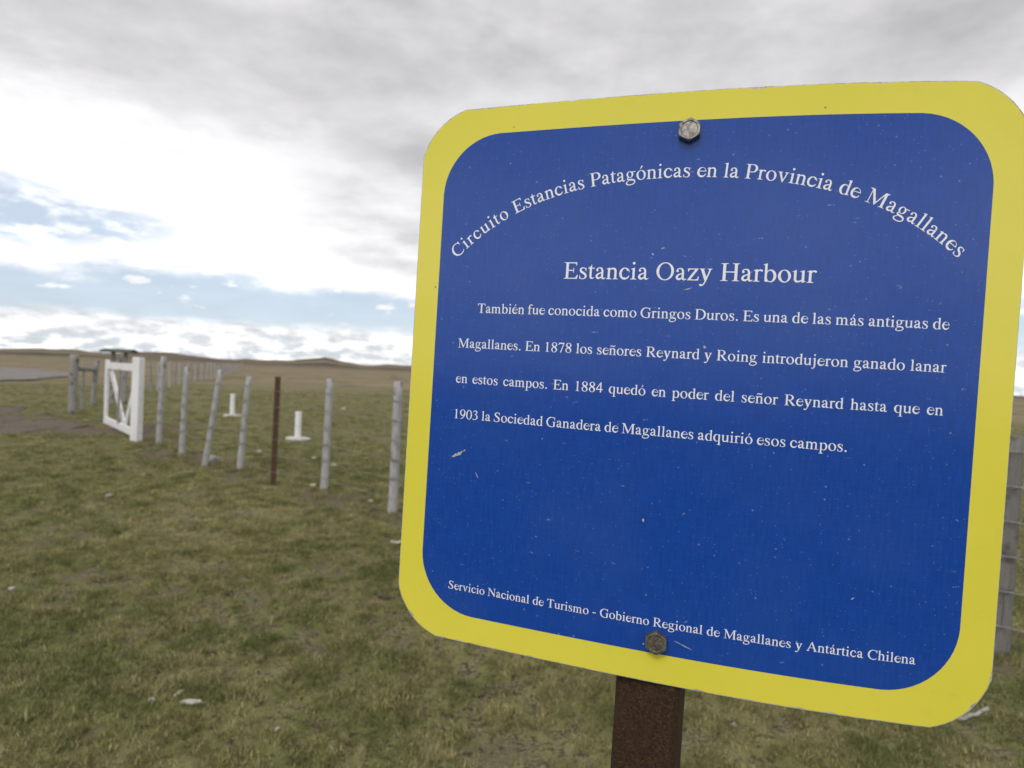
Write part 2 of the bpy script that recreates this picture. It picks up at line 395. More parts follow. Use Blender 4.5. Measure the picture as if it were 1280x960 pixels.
def make_points(rmin, rmax, dens, azl, seed):
    g = np.random.default_rng(seed); A = math.radians(azl)
    n = int(dens * A * (rmax ** 2 - rmin ** 2)); r = np.sqrt(g.random(n) * (rmax ** 2 - rmin ** 2) + rmin ** 2); a = (g.random(n) * 2 - 1) * A
    return r * np.sin(a), r * np.cos(a), g
pts = []; scs = []
for rmin, rmax, dens, s0, azl in ((.9, 5.2, 1150, .80, 58), (5.2, 9.5, 420, 1.0, 54), (9.5, 18, 110, 1.35, 50), (18, 34, 22, 1.9, 48)):
    x_, y_, g = make_points(rmin, rmax, dens, azl, int(rmax * 10))
    s_ = soil_at(x_, y_); cl = cushion(x_, y_)
    keep = g.random(len(x_)) < (1 - .93 * s_) * (.16 + .95 * sstep(cl, .40, .54))
    x_, y_, cl = x_[keep], y_[keep], cl[keep]
    pts.append(np.stack([x_, y_, height(x_, y_) - .002], 1)); scs.append(s0 * (.55 + .75 * sstep(cl, .38, .64)) * g.uniform(.65, 1.25, len(x_)))
for rmin, rmax, dens, s0 in ((.9, 5.2, 60, 1.05), (5.2, 11, 24, 1.5)):          # stronger bunches of grass
    x_, y_, g = make_points(rmin, rmax, dens, 56, int(rmax * 7) + 1); keep = g.random(len(x_)) < (1 - .9 * soil_at(x_, y_)); x_, y_ = x_[keep], y_[keep]
    for q in range(3):
        xx = x_ + g.normal(0, .022, len(x_)); yy = y_ + g.normal(0, .022, len(x_))
        pts.append(np.stack([xx, yy, height(xx, yy)], 1)); scs.append(s0 * g.uniform(.55, 1.15, len(xx)))
feet = [(-6.03, 9.91, .10), (-10.26, 14.41, .12), (-11.5, 17.0, .10), (-1.06, 5.7, .05), (-1.97, 6.58, .05), (-2.62, 6.85, .04), (-3.31, 7.57, .05), (-3.84, 7.74, .05), (-4.6, 8.63, .05),
        (-5.52, 9.66, .05), (2.59, 3.17, .06), (1.68, 3.8, .05), (.78, 4.42, .05), (-.12, 5.06, .05), (-3.86, 11.18, .21), (-7.09, 15.64, .21), (.13, .53, .04), (-1.18, 2.35, .03), (-1.27, 2.43, .02),
        (-3.93, 8.12, .09), (-2.13, 6.73, .05), (-1.38, 6.17, .04), (-3.74, 9.18, .05), (-2.76, 8.72, .05), (-2.32, 8.17, .04)]
g = np.random.default_rng(3)
for fx, fy, fr in feet:
    a = g.random(26) * 6.283; rr_ = fr + g.random(26) ** 2 * .16; x_ = fx + rr_ * np.cos(a); y_ = fy + rr_ * np.sin(a)
    pts.append(np.stack([x_, y_, height(x_, y_)], 1)); scs.append(g.uniform(.7, 1.9, 26) * (1 if fr > .035 else .5))
tufts = [tuft_mesh('grass_tuft', k, 46, .055, .012, .032, 1.3, .0013) for k in range(4)] + [tuft_mesh('grass_tuft', 9, 60, .05, .016, .05, .9, .0012)]
turf = scatter('grass', np.vstack(pts), tufts, np.concatenate(scs), GRASS, 5)
tag(turf, 'short patchy olive green grass covering the field', 'grass', kind='stuff')

# ------------------------------------------------------------------ materials for things
def wood_mat(name, c1, c2, dark):
    m, t, b = mat(name); o = obj_coord(t)
    v = scalev(t, o, (1, 1, .09)); g = t.noise(v, 60, 5, .65); n = t.noise(o, 7, 5, .6)
    c = t.mix(g, c1, c2); c = t.mix(t.ss(n, .50, .68), c, dark)
    cr = t.ss(t.noise(scalev(t, o, (1, 1, .05)), 90, 3, .6), .62, .70); c = t.mix(t.math('MULTIPLY', cr, .7), c, tuple(q * .45 for q in dark))
    t.l.new(c, b.inputs['Base Color']); b.inputs['Roughness'].default_value = .9; b.inputs['Specular IOR Level'].default_value = .2
    t.l.new(t.bump(t.math('ADD', g, cr), .6, .006), b.inputs['Normal']); return m
POSTWOOD = wood_mat('weathered_post_wood', (.25, .245, .245), (.52, .51, .515), (.15, .14, .135))
OLDWOOD = wood_mat('old_grey_timber', (.18, .17, .16), (.38, .36, .345), (.095, .085, .075))
DARKWOOD = wood_mat('dark_weathered_wood', (.11, .105, .10), (.24, .23, .22), (.06, .055, .05))
def paint_mat(name, col, chip, amt=.64, rough=.5):
    m, t, b = mat(name); o = obj_coord(t)
    n = t.noise(o, 18, 6, .65); n2 = t.noise(scalev(t, o, (1, 1, .3)), 5, 4, .6)
    c = t.mix(t.ss(n2, .35, .75), col, tuple(q * .86 for q in col)); c = t.mix(t.ss(n, amt, amt + .05), c, chip)
    t.l.new(c, b.inputs['Base Color']); b.inputs['Roughness'].default_value = rough
    t.l.new(t.bump(n, .3, .002), b.inputs['Normal']); return m
WHITE = paint_mat('white_gate_paint', (.78, .78, .79), (.40, .37, .33), .66)
PVC = paint_mat('white_pipe_paint', (.80, .80, .80), (.55, .52, .47), .70)
CONC = paint_mat('pale_concrete', (.55, .53, .49), (.36, .34, .30), .55, .9)
GREEN = paint_mat('green_board_paint', (.040, .075, .045), (.09, .10, .06), .6)
def metal_mat(name, c1, c2, rough, metallic, sc=40, bump=.3):
    m, t, b = mat(name); o = obj_coord(t); n = t.noise(o, sc, 6, .7); n2 = t.noise(o, sc * 5, 4, .6)
    c = t.mix(t.ss(t.math('ADD', t.math('MULTIPLY', n, .6), t.math('MULTIPLY', n2, .4)), .38, .62), c1, c2)
    t.l.new(c, b.inputs['Base Color']); b.inputs['Roughness'].default_value = rough; b.inputs['Metallic'].default_value = metallic
    t.l.new(t.bump(n2, bump, .001), b.inputs['Normal']); return m
WIRE = metal_mat('fence_wire_steel', (.22, .21, .20), (.36, .35, .34), .5, .6)
BROWNSTEEL = metal_mat('brown_steel', (.055, .026, .016), (.105, .050, .028), .75, .1)
def rust_mat():
    m, t, b = mat('rusted_steel'); o = obj_coord(t)
    n = t.noise(o, 420, 5, .8); n1 = t.noise(o, 26, 5, .65); n2 = t.noise(o, 620, 3, .6)
    c = t.mix(t.ss(n, .40, .62), (.016, .009, .007), (.058, .027, .011))
    c = t.mix(t.ss(n1, .50, .68), c, (.040, .022, .014)); c = t.mix(t.ss(n2, .60, .72), c, (.12, .062, .026))
    t.l.new(c, b.inputs['Base Color']); b.inputs['Roughness'].default_value = .72; b.inputs['Metallic'].default_value = .0
    b.inputs['Specular IOR Level'].default_value = .3
    t.l.new(t.bump(n, .55, .0007), b.inputs['Normal']); return m
RUST = rust_mat()

# ------------------------------------------------------------------ the sign
def sign_uv(t): return t.new('ShaderNodeUVMap', uv_map='st').outputs[0]
def print_mat(name, base, kind):
    m, t, b = mat(name); uv = sign_uv(t)
    fine = t.noise(uv, 900, 3, .7); weave = t.noise(scalev(t, uv, (1, .12, 1)), 420, 3, .6); weave2 = t.noise(scalev(t, uv, (.12, 1, 1)), 420, 3, .6)
    big = t.noise(uv, 5, 4, .6)
    lift = t.math('ADD', t.math('MULTIPLY', t.math('SUBTRACT', fine, .5), .55), t.math('MULTIPLY', t.math('ADD', t.math('SUBTRACT', weave, .5), t.math('MULTIPLY', t.math('SUBTRACT', weave2, .5), .5)), .55))
    if kind == 'blue':
        base = tuple(base)
        c = t.mix(t.math('ADD', .5, t.math('MULTIPLY', lift, 1.25)), tuple(q * .62 for q in base), tuple(q * 1.38 + .006 for q in base))
        c = t.mix(t.math('MULTIPLY', t.ss(t.noise(uv, 9, 4, .55), .42, .68), .22), c, (.03, .085, .33))
        # pale flecks and scuffs
        vo = t.new('ShaderNodeTexVoronoi', feature='F1'); t.l.new(uv, vo.inputs['Vector']); vo.inputs['Scale'].default_value = 150
        rd = t.xyz(vo.outputs['Color'])[0]
        sp = t.math('MULTIPLY', t.ss(vo.outputs['Distance'], .06, .16, 1, 0), t.ss(rd, .78, .97))
        vo2 = t.new('ShaderNodeTexVoronoi', feature='F1'); t.l.new(uv, vo2.inputs['Vector']); vo2.inputs['Scale'].default_value = 420
        rd2 = t.xyz(vo2.outputs['Color'])[1]
        sp2 = t.math('MULTIPLY', t.ss(vo2.outputs['Distance'], .08, .28, 1, 0), t.ss(rd2, .80, .98))
        vs_ = t.new('ShaderNodeTexVoronoi', feature='F1'); t.l.new(scalev(t, t.vmath('ADD', uv, scalev(t, t.noise(uv, 30, 2, .5, out=1), (.02, .02, 0))), (1, 3.2, 1)), vs_.inputs['Vector']); vs_.inputs['Scale'].default_value = 34
        rs = t.xyz(vs_.outputs['Color'])[2]
        scuff = t.math('MULTIPLY', t.math('MULTIPLY', t.ss(vs_.outputs['Distance'], .03, .10, 1, 0), t.ss(rs, .86, .97)), t.ss(t.noise(uv, 700, 3, .6), .45, .6))
        c = t.mix(t.math('MULTIPLY', sp, .36), c, (.42, .46, .60)); c = t.mix(t.math('MULTIPLY', sp2, .40), c, (.25, .30, .45)); c = t.mix(t.math('MULTIPLY', scuff, .5), c, (.45, .48, .58))
    elif kind == 'yellow':
        c = t.mix(t.ss(big, .3, .7), base, (base[0] * .93, base[1] * .95, base[2] * .8))
        vo = t.new('ShaderNodeTexVoronoi', feature='F1'); t.l.new(uv, vo.inputs['Vector']); vo.inputs['Scale'].default_value = 70
        rd = t.xyz(vo.outputs['Color'])[0]
        sp = t.math('MULTIPLY', t.ss(vo.outputs['Distance'], .04, .10, 1, 0), t.ss(rd, .80, .93)); c = t.mix(t.math('MULTIPLY', sp, .75), c, (.16, .12, .05))
        c = t.mix(t.math('MULTIPLY', t.ss(t.noise(uv, 60, 5, .6), .56, .75), .12), c, (.50, .43, .16))
    else:
        c = t.mix(t.ss(fine, .3, .62), tuple(q * .82 for q in base), base)
        c = t.mix(t.ss(t.noise(uv, 500, 3, .6), .64, .74), c, (.22, .27, .5))
    t.l.new(c, b.inputs['Base Color'])
    r = t.math('ADD', .17, t.math('MULTIPLY', t.math('SUBTRACT', big, .5), .22)); t.l.new(r, b.inputs['Roughness'])
    b.inputs['Specular IOR Level'].default_value = .5
    nb = t.bump(t.noise(uv, 11, 3, .5), .16, .003); t.l.new(t.bump(fine, .12, .0003, nb), b.inputs['Normal'])
    return m
BLUE = print_mat('blue_printed_vinyl', (.002, .053, .33), 'blue')
YEL = print_mat('yellow_printed_vinyl', (.76, .68, .078), 'yellow')
LET = print_mat('white_print', (.86, .88, .95), 'white')
EDGE = metal_mat('galvanised_plate', (.30, .29, .28), (.62, .62, .60), .5, .35, 60)
BOLT = metal_mat('weathered_bolt_steel', (.07, .06, .045), (.33, .32, .30), .42, .8, 45, .4)
BOLTD = metal_mat('dull_bolt_steel', (.085, .075, .055), (.22, .20, .17), .55, .7, 150, .6)

sign = empty('information_sign')
SX, TX, NX = Vector((.9592, -.2823, -.0183)), Vector((.0187, -.0015, .9998)), Vector((.2822, .9593, -.0038))
NX = SX.cross(TX).normalized() * (-1 if SX.cross(TX).dot(NX) < 0 else 1); TX = (NX.cross(SX) if NX.cross(SX).dot(TX) > 0 else SX.cross(NX)).normalized()
SC_ = Vector((.13827, .51736, 1.34346))
base_z = hz(SC_.x, SC_.y)
base = SC_ - TX * ((SC_.z - base_z) / TX.z)
mrot = Matrix((SX, NX, TX)).transposed()                   # local x = along plate, y = away from the front, z = up
sign.matrix_world = Matrix.Translation(base) @ mrot.to_4x4()
CZ = (SC_ - base).length                                   # height of the plate centre on the post
tag(sign, 'blue square sign with yellow border and white Spanish text, bolted to a rusty post', 'sign')
K1, K2 = .53413, 1.33455
_s = np.linspace(-.3, .3, 1201); _ph = K1 * _s + K2 * _s ** 2; _ds = _s[1] - _s[0]
_cx = np.concatenate([[0], np.cumsum((np.cos(_ph[1:]) + np.cos(_ph[:-1])) / 2 * _ds)]); _cy = np.concatenate([[0], np.cumsum((np.sin(_ph[1:]) + np.sin(_ph[:-1])) / 2 * _ds)])
_cx -= _cx[600]; _cy -= _cy[600]
def onplate(s, t, off=0.0):
    """point of the gently bent plate: s along it, t up it, off in front of it"""
    ph = K1 * s + K2 * s * s
    return (float(np.interp(s, _s, _cx)) + off * math.sin(ph), float(np.interp(s, _s, _cy)) - off * math.cos(ph), CZ + t)
def corner_outline(hw, hh, cut, rad, cx=0, cy=0, n=12, jit=0, seed=1):
    """rounded rectangle; rad > cut gives the faint kinks where the snipped corners start"""
    P = []
    for qx, qy in ((1, 1), (-1, 1), (-1, -1), (1, -1)):
        a = Vector((qx * hw, qy * (hh - cut))); b = Vector((qx * (hw - cut), qy * hh))
        if qx * qy < 0: a, b = b, a
        mid = (a + b) / 2; ch = (b - a).length; hgt = math.sqrt(max(rad * rad - ch * ch / 4, 0)); inw = Vector((-qx, -qy)).normalized()
        c = mid + inw * hgt; a0 = math.atan2(a.y - c.y, a.x - c.x); a1 = math.atan2(b.y - c.y, b.x - c.x)
        while a1 - a0 > math.pi: a1 -= 2 * math.pi
        while a1 - a0 < -math.pi: a1 += 2 * math.pi
        for k in range(n + 1): an = a0 + (a1 - a0) * k / n; P.append(c + rad * Vector((math.cos(an), math.sin(an))))
    out = []
    for a, b in zip(P, P[1:] + P[:1]):
        m_ = max(1, int((b - a).length / .006))
        for k in range(m_): out.append(a + (b - a) * k / m_)
    return [(p.x + cx, p.y + cy) for p in out]
def sheet(name, outline, off, material, parent, holes=(), jit=None):
    """flat print: outline triangulated into vertical strips that follow the bend"""
    P = outline; xs = sorted({round(p[0], 5) for p in P})
    lo, hi = min(xs), max(xs); cols = np.unique(np.round(np.concatenate([np.linspace(lo, hi, 121), xs]), 5))
    pa = np.array(P + [P[0]]); vs = []; fs = []; uv = []
    for sx in cols:
        sx_ = min(max(sx, lo + 2e-5), hi - 2e-5); ys = []
        for a, b in zip(pa[:-1], pa[1:]):
            if (a[0] - sx_) * (b[0] - sx_) <= 0 and a[0] != b[0]: ys.append(a[1] + (b[1] - a[1]) * (sx_ - a[0]) / (b[0] - a[0]))
        y0, y1 = min(ys), max(ys)
        for t_ in (y0, (y0 + y1) / 2, y1): vs.append(onplate(sx, t_, off)); uv.append((sx + .3, t_ + .3))
    for k in range(len(cols) - 1):
        for i in range(2): a = k * 3 + i; fs.append((a, a + 3, a + 4, a + 1))
    o = mesh_obj(name, vs, fs, material, parent, smooth=True)
    l = o.data.uv_layers.new(name='st')
    for lp in o.data.loops: l.data[lp.index].uv = uv[lp.vertex_index]
    return o
TH = .0022
# plate: steel sheet with a rim
OUT = corner_outline(.25, .25, .0425, .060)
plate_v = [onplate(s, t, -.0) for s, t in OUT] + [onplate(s, t, -TH) for s, t in OUT]
n_ = len(OUT); rim = [(k, k + n_, (k + 1) % n_ + n_, (k + 1) % n_) for k in range(n_)]
back = sheet('back_tmp', OUT, -TH, EDGE, None); front = sheet('front_tmp', OUT, 0, EDGE, None)
pv = list(plate_v); pf = list(rim)
for tmp, flip in ((front, False), (back, True)):
    b0 = len(pv); pv += [tuple(v.co) for v in tmp.data.vertices]
    pf += [tuple((i + b0) for i in (reversed(p.vertices) if flip else p.vertices)) for p in tmp.data.polygons]
    me_ = tmp.data; bpy.data.objects.remove(tmp); bpy.data.meshes.remove(me_)
plate = mesh_obj('plate', pv, pf, EDGE, sign)
# printed film: a hair smaller than the steel, nibbled along its edge
rj = random.Random(4)
def nibble(P, amt):
    o = []; c = [rj.random() for _ in range(len(P))]
    for k, (s, t) in enumerate(P):
        n = Vector((s, t)); q = .00045 + (.0011 if c[k] > amt else 0) * rj.random() + .0002 * rj.random()
        o.append((s - math.copysign(q, s) * (1 if abs(s) > .2 else 0), t - math.copysign(q, t) * (1 if abs(t) > .2 else 0)))
    return o
sheet('border_film', nibble(OUT, .82), .00012, YEL, sign)
sheet('blue_panel', corner_outline(.2250, .2252, .054, .056, -.0009, .0002, 14), .00024, BLUE, sign)

GLYPHS = {
'l': '27,1 243,0 253,2 258,9 257,15 251,20 211,28 201,32 188,49 182,65 182,665 180,677 175,682 161,680 36,637 27,633 22,627 23,622 29,619 65,622 77,618 93,601 96,583 95,61 88,43 77,31 31,21 23,18 20,13 20,7',
'i': '27,1 243,0 253,2 258,7 257,15 251,20 211,28 201,32 190,47 183,63 182,443 180,455 175,459 161,457 50,419 29,411 22,405 22,399 27,396 67,399 77,396 93,377 96,359 95,59 87,41 77,31 31,21 23,18 20,13 20,7;128,581 149,582 169,591 182,605 189,625 188,645 179,665 165,678 145,685 125,684 105,675 92,661 85,641 86,621 95,601 109,588',
'j': '7,-205 41,-206 59,-203 91,-189 119,-173 142,-153 160,-131 174,-105 184,-79 193,-37 196,11 196,443 194,455 189,460 153,462 139,460 129,455 107,436 39,412 30,405 30,399 37,396 77,399 87,397 93,393 104,381 109,369 110,-37 104,-81 95,-113 79,-141 57,-166 49,-171 41,-171 25,-147 15,-141 5,-139 -5,-139 -15,-143 -28,-155 -31,-169 -26,-183 -17,-192;142,581 161,582 179,589 194,605 201,623 201,645 193,663 177,678 157,685 139,684 121,677 106,661 99,643 99,621 106,605 122,589',
'n': '25,1 217,0 225,1 231,5 232,13 227,19 189,28 179,33 169,47 163,61 162,349 163,357 167,363 195,380 223,390 249,394 265,393 283,389 301,382 313,373 321,363 328,349 335,311 333,61 328,49 317,33 309,28 280,19 276,13 277,5 283,1 295,0 467,0 475,1 481,5 482,13 477,20 445,29 437,33 428,45 421,59 420,223 422,289 419,321 412,357 401,385 387,409 371,427 351,440 329,448 305,453 273,455 251,453 233,447 205,433 175,414 169,412 165,414 163,419 161,453 157,458 151,460 29,415 15,407 13,401 19,397 47,398 57,395 72,377 76,361 75,63 71,50 59,33 51,28 26,21 20,17 18,13 18,7',
'm': '25,1 215,0 223,1 229,5 230,13 225,19 187,28 177,33 167,47 161,61 160,349 161,357 165,363 193,380 221,390 247,394 261,393 277,389 293,382 303,375 310,365 317,351 325,311 323,61 317,47 307,33 299,28 275,21 270,17 267,9 271,3 285,0 451,0 461,1 467,5 468,13 464,19 435,28 427,33 416,49 411,61 410,225 412,293 405,351 407,357 411,362 447,382 473,391 497,394 511,393 527,389 543,382 553,375 560,365 567,351 575,311 573,61 569,51 559,35 551,29 522,19 518,13 519,5 525,1 533,0 757,0 769,3 772,11 769,17 761,20 681,31 673,38 663,55 660,75 660,227 662,291 659,323 652,355 638,391 621,417 605,432 583,444 559,452 527,455 503,453 479,446 451,432 429,418 401,395 393,392 385,397 363,425 344,439 315,450 281,455 255,453 233,447 201,432 173,414 165,413 160,421 159,453 155,458 149,460 29,415 19,411 14,405 15,399 19,397 45,398 55,395 70,377 74,363 73,63 69,50 57,33 49,28 25,21 20,17 18,7',
'h': '17,1 207,0 215,1 221,5 222,13 217,20 185,29 177,33 167,47 161,61 160,351 162,359 167,365 195,381 221,390 247,394 263,393 285,388 301,381 314,373 322,363 327,352 335,311 333,61 328,49 317,33 309,28 280,19 276,13 277,5 283,1 291,0 469,0 479,2 484,9 483,16 477,21 447,28 437,33 428,45 421,59 420,77 421,303 417,335 408,369 396,395 385,413 366,431 341,444 313,452 277,455 253,453 235,449 202,433 171,413 165,413 162,415 160,429 160,669 157,679 151,682 137,679 23,638 13,633 8,627 8,623 13,620 45,621 55,618 71,599 74,583 74,65 69,51 57,33 47,28 19,21 12,17 10,13 10,7',
'r': '13,1 225,0 235,1 241,5 242,13 235,20 189,29 179,33 170,45 163,61 163,339 169,351 197,384 209,393 223,398 237,400 249,397 261,390 277,375 289,370 303,369 317,374 330,387 335,405 331,423 319,437 307,442 271,453 257,456 241,456 221,452 207,446 190,437 173,423 167,421 163,427 161,453 157,458 151,460 23,415 9,407 8,401 13,396 47,398 57,395 73,376 76,359 75,61 67,43 57,32 47,28 15,21 8,17 6,13 6,7',
'u': '348,-5 364,-3 465,33 474,37 478,43 477,49 472,53 433,58 427,63 425,69 424,433 421,449 415,452 403,449 287,405 279,401 276,397 277,391 281,389 307,390 317,388 332,373 337,363 337,115 335,108 329,102 299,84 267,72 231,65 205,65 189,69 179,74 165,89 156,111 156,433 154,447 149,451 139,450 15,401 11,395 13,391 19,388 39,390 49,388 63,374 69,363 70,193 68,121 72,101 79,81 90,59 101,43 121,23 147,9 173,3 205,2 231,6 257,14 287,28 325,50 333,51 338,43 339,5 342,-1',
'o': '230,-11 267,-11 291,-8 313,-2 349,13 369,25 390,41 422,75 435,94 447,117 464,163 472,209 471,247 467,273 461,297 442,343 417,381 385,413 366,427 345,439 301,456 263,462 239,462 217,459 179,449 159,441 139,430 109,408 78,375 65,356 53,333 36,287 28,241 29,203 33,177 39,153 58,107 83,69 115,37 153,12 195,-4;253,23 231,30 207,45 183,69 166,93 149,127 137,161 129,199 124,241 126,287 131,313 141,349 154,375 171,399 187,414 209,426 231,430 259,428 283,417 304,401 330,371 352,333 366,295 375,255 380,211 378,165 372,133 361,99 345,69 327,46 303,30 281,23',
'b': '265,-11 291,-12 311,-9 331,-4 352,5 371,15 389,29 411,50 426,69 439,90 450,113 459,137 467,167 472,213 472,239 468,271 460,303 452,327 439,353 426,375 411,394 387,417 367,431 343,443 321,451 295,456 271,456 249,452 211,439 188,425 163,405 159,404 155,405 152,421 152,669 149,679 145,682 139,682 20,637 11,632 8,627 8,623 13,620 41,621 49,619 64,603 70,589 71,37 74,29 80,23 101,8 111,3 161,0 175,1 179,3 181,7 176,21 177,22 227,-2;257,21 239,25 223,33 209,43 193,59 176,81 164,105 154,129 152,145 152,311 155,330 171,363 193,389 217,405 231,409 247,412 272,407 295,395 316,377 333,355 349,325 361,295 370,257 374,219 374,177 368,139 358,105 343,73 323,47 302,31 281,23',
'p': '15,-217 227,-218 243,-215 247,-207 242,-199 233,-196 181,-187 172,-179 162,-161 160,-139 160,19 162,33 165,36 171,35 207,8 227,-2 245,-8 279,-14 297,-14 317,-10 353,3 371,13 387,25 415,53 439,91 458,135 469,189 470,247 464,287 449,333 425,377 410,397 392,415 374,429 357,439 333,450 309,456 285,458 261,456 237,450 215,440 199,431 167,408 163,409 161,415 159,453 155,458 149,460 27,415 17,411 12,405 13,399 17,397 47,398 57,395 74,375 76,357 76,-153 70,-169 58,-185 11,-199 8,-203 7,-209 9,-213;261,23 245,26 229,33 215,43 200,57 187,74 175,95 163,119 160,135 160,329 162,347 177,376 197,400 221,415 247,422 271,418 293,407 313,390 331,367 349,334 360,305 369,265 374,227 374,181 368,141 358,107 343,75 327,52 307,35 285,25',
'd': '204,-11 235,-12 269,-5 293,5 333,26 337,25 339,21 341,3 343,-3 349,-7 357,-6 473,31 481,35 485,41 485,47 479,51 431,56 427,59 424,67 424,665 422,677 417,682 403,681 289,641 271,633 266,627 267,622 273,619 307,622 317,620 329,610 338,595 340,581 340,435 337,419 333,418 329,419 305,433 279,446 249,454 231,456 209,456 187,452 165,446 123,423 91,395 76,377 62,355 49,329 40,305 32,277 28,251 28,193 32,167 40,139 59,95 71,74 89,51 119,24 139,11 163,-1 183,-7;247,25 223,32 203,45 181,67 163,95 149,127 138,165 132,207 132,239 135,275 143,311 153,339 169,369 184,389 205,407 227,416 249,420 277,414 299,401 323,377 333,363 339,351 340,99 339,85 335,75 324,59 307,43 293,34 277,28 263,25',
'q': '265,-217 477,-218 487,-216 493,-209 491,-201 486,-197 451,-189 441,-184 429,-167 424,-153 424,429 422,441 415,447 349,447 343,443 338,425 333,421 283,446 261,453 239,457 215,458 195,456 173,450 153,443 133,433 113,419 95,403 77,383 61,359 48,333 38,309 31,285 24,241 24,209 29,173 36,141 47,113 65,79 82,55 109,28 133,11 157,-1 185,-10 213,-14 237,-13 265,-8 297,4 329,22 335,23 338,19 340,7 340,-139 338,-159 329,-177 319,-186 269,-196 261,-199 258,-203 257,-209 259,-213;245,23 219,31 197,45 179,64 161,91 147,121 136,157 129,205 128,239 131,275 139,311 151,345 165,371 181,390 203,409 225,419 247,422 273,417 297,403 319,383 338,353 340,337 340,97 339,83 333,71 323,58 303,39 289,31 275,25 259,22',
'c': '209,-9 251,-10 269,-8 301,1 331,15 359,35 385,61 406,89 419,115 411,139 407,143 401,143 381,137 374,131 353,98 341,86 309,72 275,67 215,81 203,81 187,76 180,77 172,83 161,97 144,129 130,169 124,209 124,251 131,293 144,331 163,367 187,397 213,417 225,423 233,423 297,402 307,392 307,371 308,361 313,351 322,341 329,337 337,335 387,339 399,338 411,329 414,323 411,317 398,305 396,297 399,287 403,284 411,284 425,290 431,297 430,309 416,343 401,370 392,391 383,403 347,431 323,445 301,453 259,460 213,460 177,451 141,435 107,410 77,377 54,339 37,293 29,245 28,207 37,157 54,111 75,76 105,42 133,20 169,2',
'e': '207,-9 249,-10 273,-6 301,3 335,21 367,46 387,69 405,97 425,137 424,143 419,147 405,147 393,150 387,150 382,145 362,105 350,91 337,83 323,77 291,70 267,72 211,87 181,85 169,95 153,121 138,159 129,199 126,223 126,245 129,253 133,256 147,258 377,258 419,256 429,257 435,263 436,273 432,293 412,339 394,371 371,399 344,423 318,439 287,452 253,460 209,459 173,451 133,432 97,404 71,372 50,335 35,295 27,245 27,205 36,151 53,109 73,75 97,46 133,18 171,0;143,293 137,296 135,301 139,321 153,355 175,389 189,403 211,419 235,430 257,434 277,433 299,426 320,415 340,399 357,378 372,353 385,323 389,303 386,295 375,292',
'a': '338,-7 359,-7 381,2 437,44 444,51 445,57 442,63 435,64 399,50 371,48 355,54 349,59 344,67 340,101 342,313 336,353 321,393 306,419 288,439 273,451 253,460 219,466 183,466 151,461 123,451 103,440 85,426 74,413 66,399 62,385 56,349 58,335 66,321 79,310 95,305 113,306 128,315 136,323 141,333 143,343 143,355 134,375 113,393 114,401 129,414 145,421 171,425 191,423 212,417 227,409 237,399 246,383 255,357 260,335 262,313 257,283 253,275 245,270 128,231 101,215 77,194 65,180 54,163 43,133 40,117 40,95 48,69 61,47 83,24 103,11 123,2 155,-2 195,6 223,21 257,52 263,55 269,52 282,29 299,11 319,-1;159,75 149,78 139,85 129,97 123,107 121,125 129,147 153,174 175,191 237,226 247,230 253,230 257,225 258,215 258,117 255,104 245,96 201,78 183,74',
's': '172,-13 209,-11 245,-3 281,10 305,25 326,47 341,75 348,101 348,133 343,153 334,173 321,195 304,217 283,237 259,255 215,284 163,312 147,323 135,336 127,349 125,359 127,371 133,385 142,397 155,408 171,417 185,423 199,426 215,425 231,422 251,413 267,397 287,359 299,317 305,312 315,312 320,317 322,325 320,405 317,441 315,447 311,449 303,446 293,430 287,427 255,447 219,459 199,462 171,462 133,456 107,445 87,430 68,405 56,377 52,351 55,323 66,295 83,269 101,250 117,238 239,163 263,138 274,117 275,101 270,81 260,63 244,45 224,29 209,21 189,16 169,17 149,21 132,27 117,36 104,47 95,59 89,73 69,143 61,149 55,148 51,145 48,131 50,43 52,5 55,-2 59,-4 65,-1 77,20 81,24 85,24 111,5 125,-2 147,-9',
't': '157,1 173,0 187,3 219,17 246,37 270,61 274,69 269,75 261,75 221,54 205,50 193,49 183,51 173,57 163,69 158,79 156,103 157,403 161,409 169,412 257,413 264,419 266,433 263,445 255,449 171,450 163,452 159,455 156,467 156,565 153,573 147,575 143,573 138,567 106,511 97,499 39,455 15,447 11,441 10,429 12,419 17,414 63,411 69,407 71,401 72,103 81,59 91,39 109,21 131,9',
'f': '29,1 265,0 275,1 281,5 282,13 275,20 219,28 209,32 199,43 191,61 190,397 193,407 201,411 301,413 307,417 309,421 309,439 307,445 299,449 205,450 197,452 193,455 190,467 189,577 194,601 203,619 219,634 239,641 257,639 281,630 286,625 297,603 313,590 331,586 349,591 359,598 366,607 370,617 371,627 370,637 365,647 357,655 347,662 337,665 319,667 301,673 271,680 241,683 221,681 201,676 185,669 169,660 150,645 135,627 125,611 115,589 104,551 104,467 101,455 91,450 31,449 25,447 22,443 20,425 25,415 35,412 95,411 102,405 104,393 103,61 93,41 83,31 33,21 25,18 22,13 22,7',
'v': '245,-13 263,-12 269,-8 273,-1 427,407 437,417 472,431 476,437 475,445 467,449 449,450 317,450 309,449 303,445 303,437 307,432 337,426 345,420 356,385 358,369 278,131 273,121 269,118 263,121 258,131 165,409 166,417 171,421 209,431 212,437 211,445 205,449 195,450 27,450 13,448 8,441 11,434 17,430 49,422 59,413 71,397 232,1 238,-9',
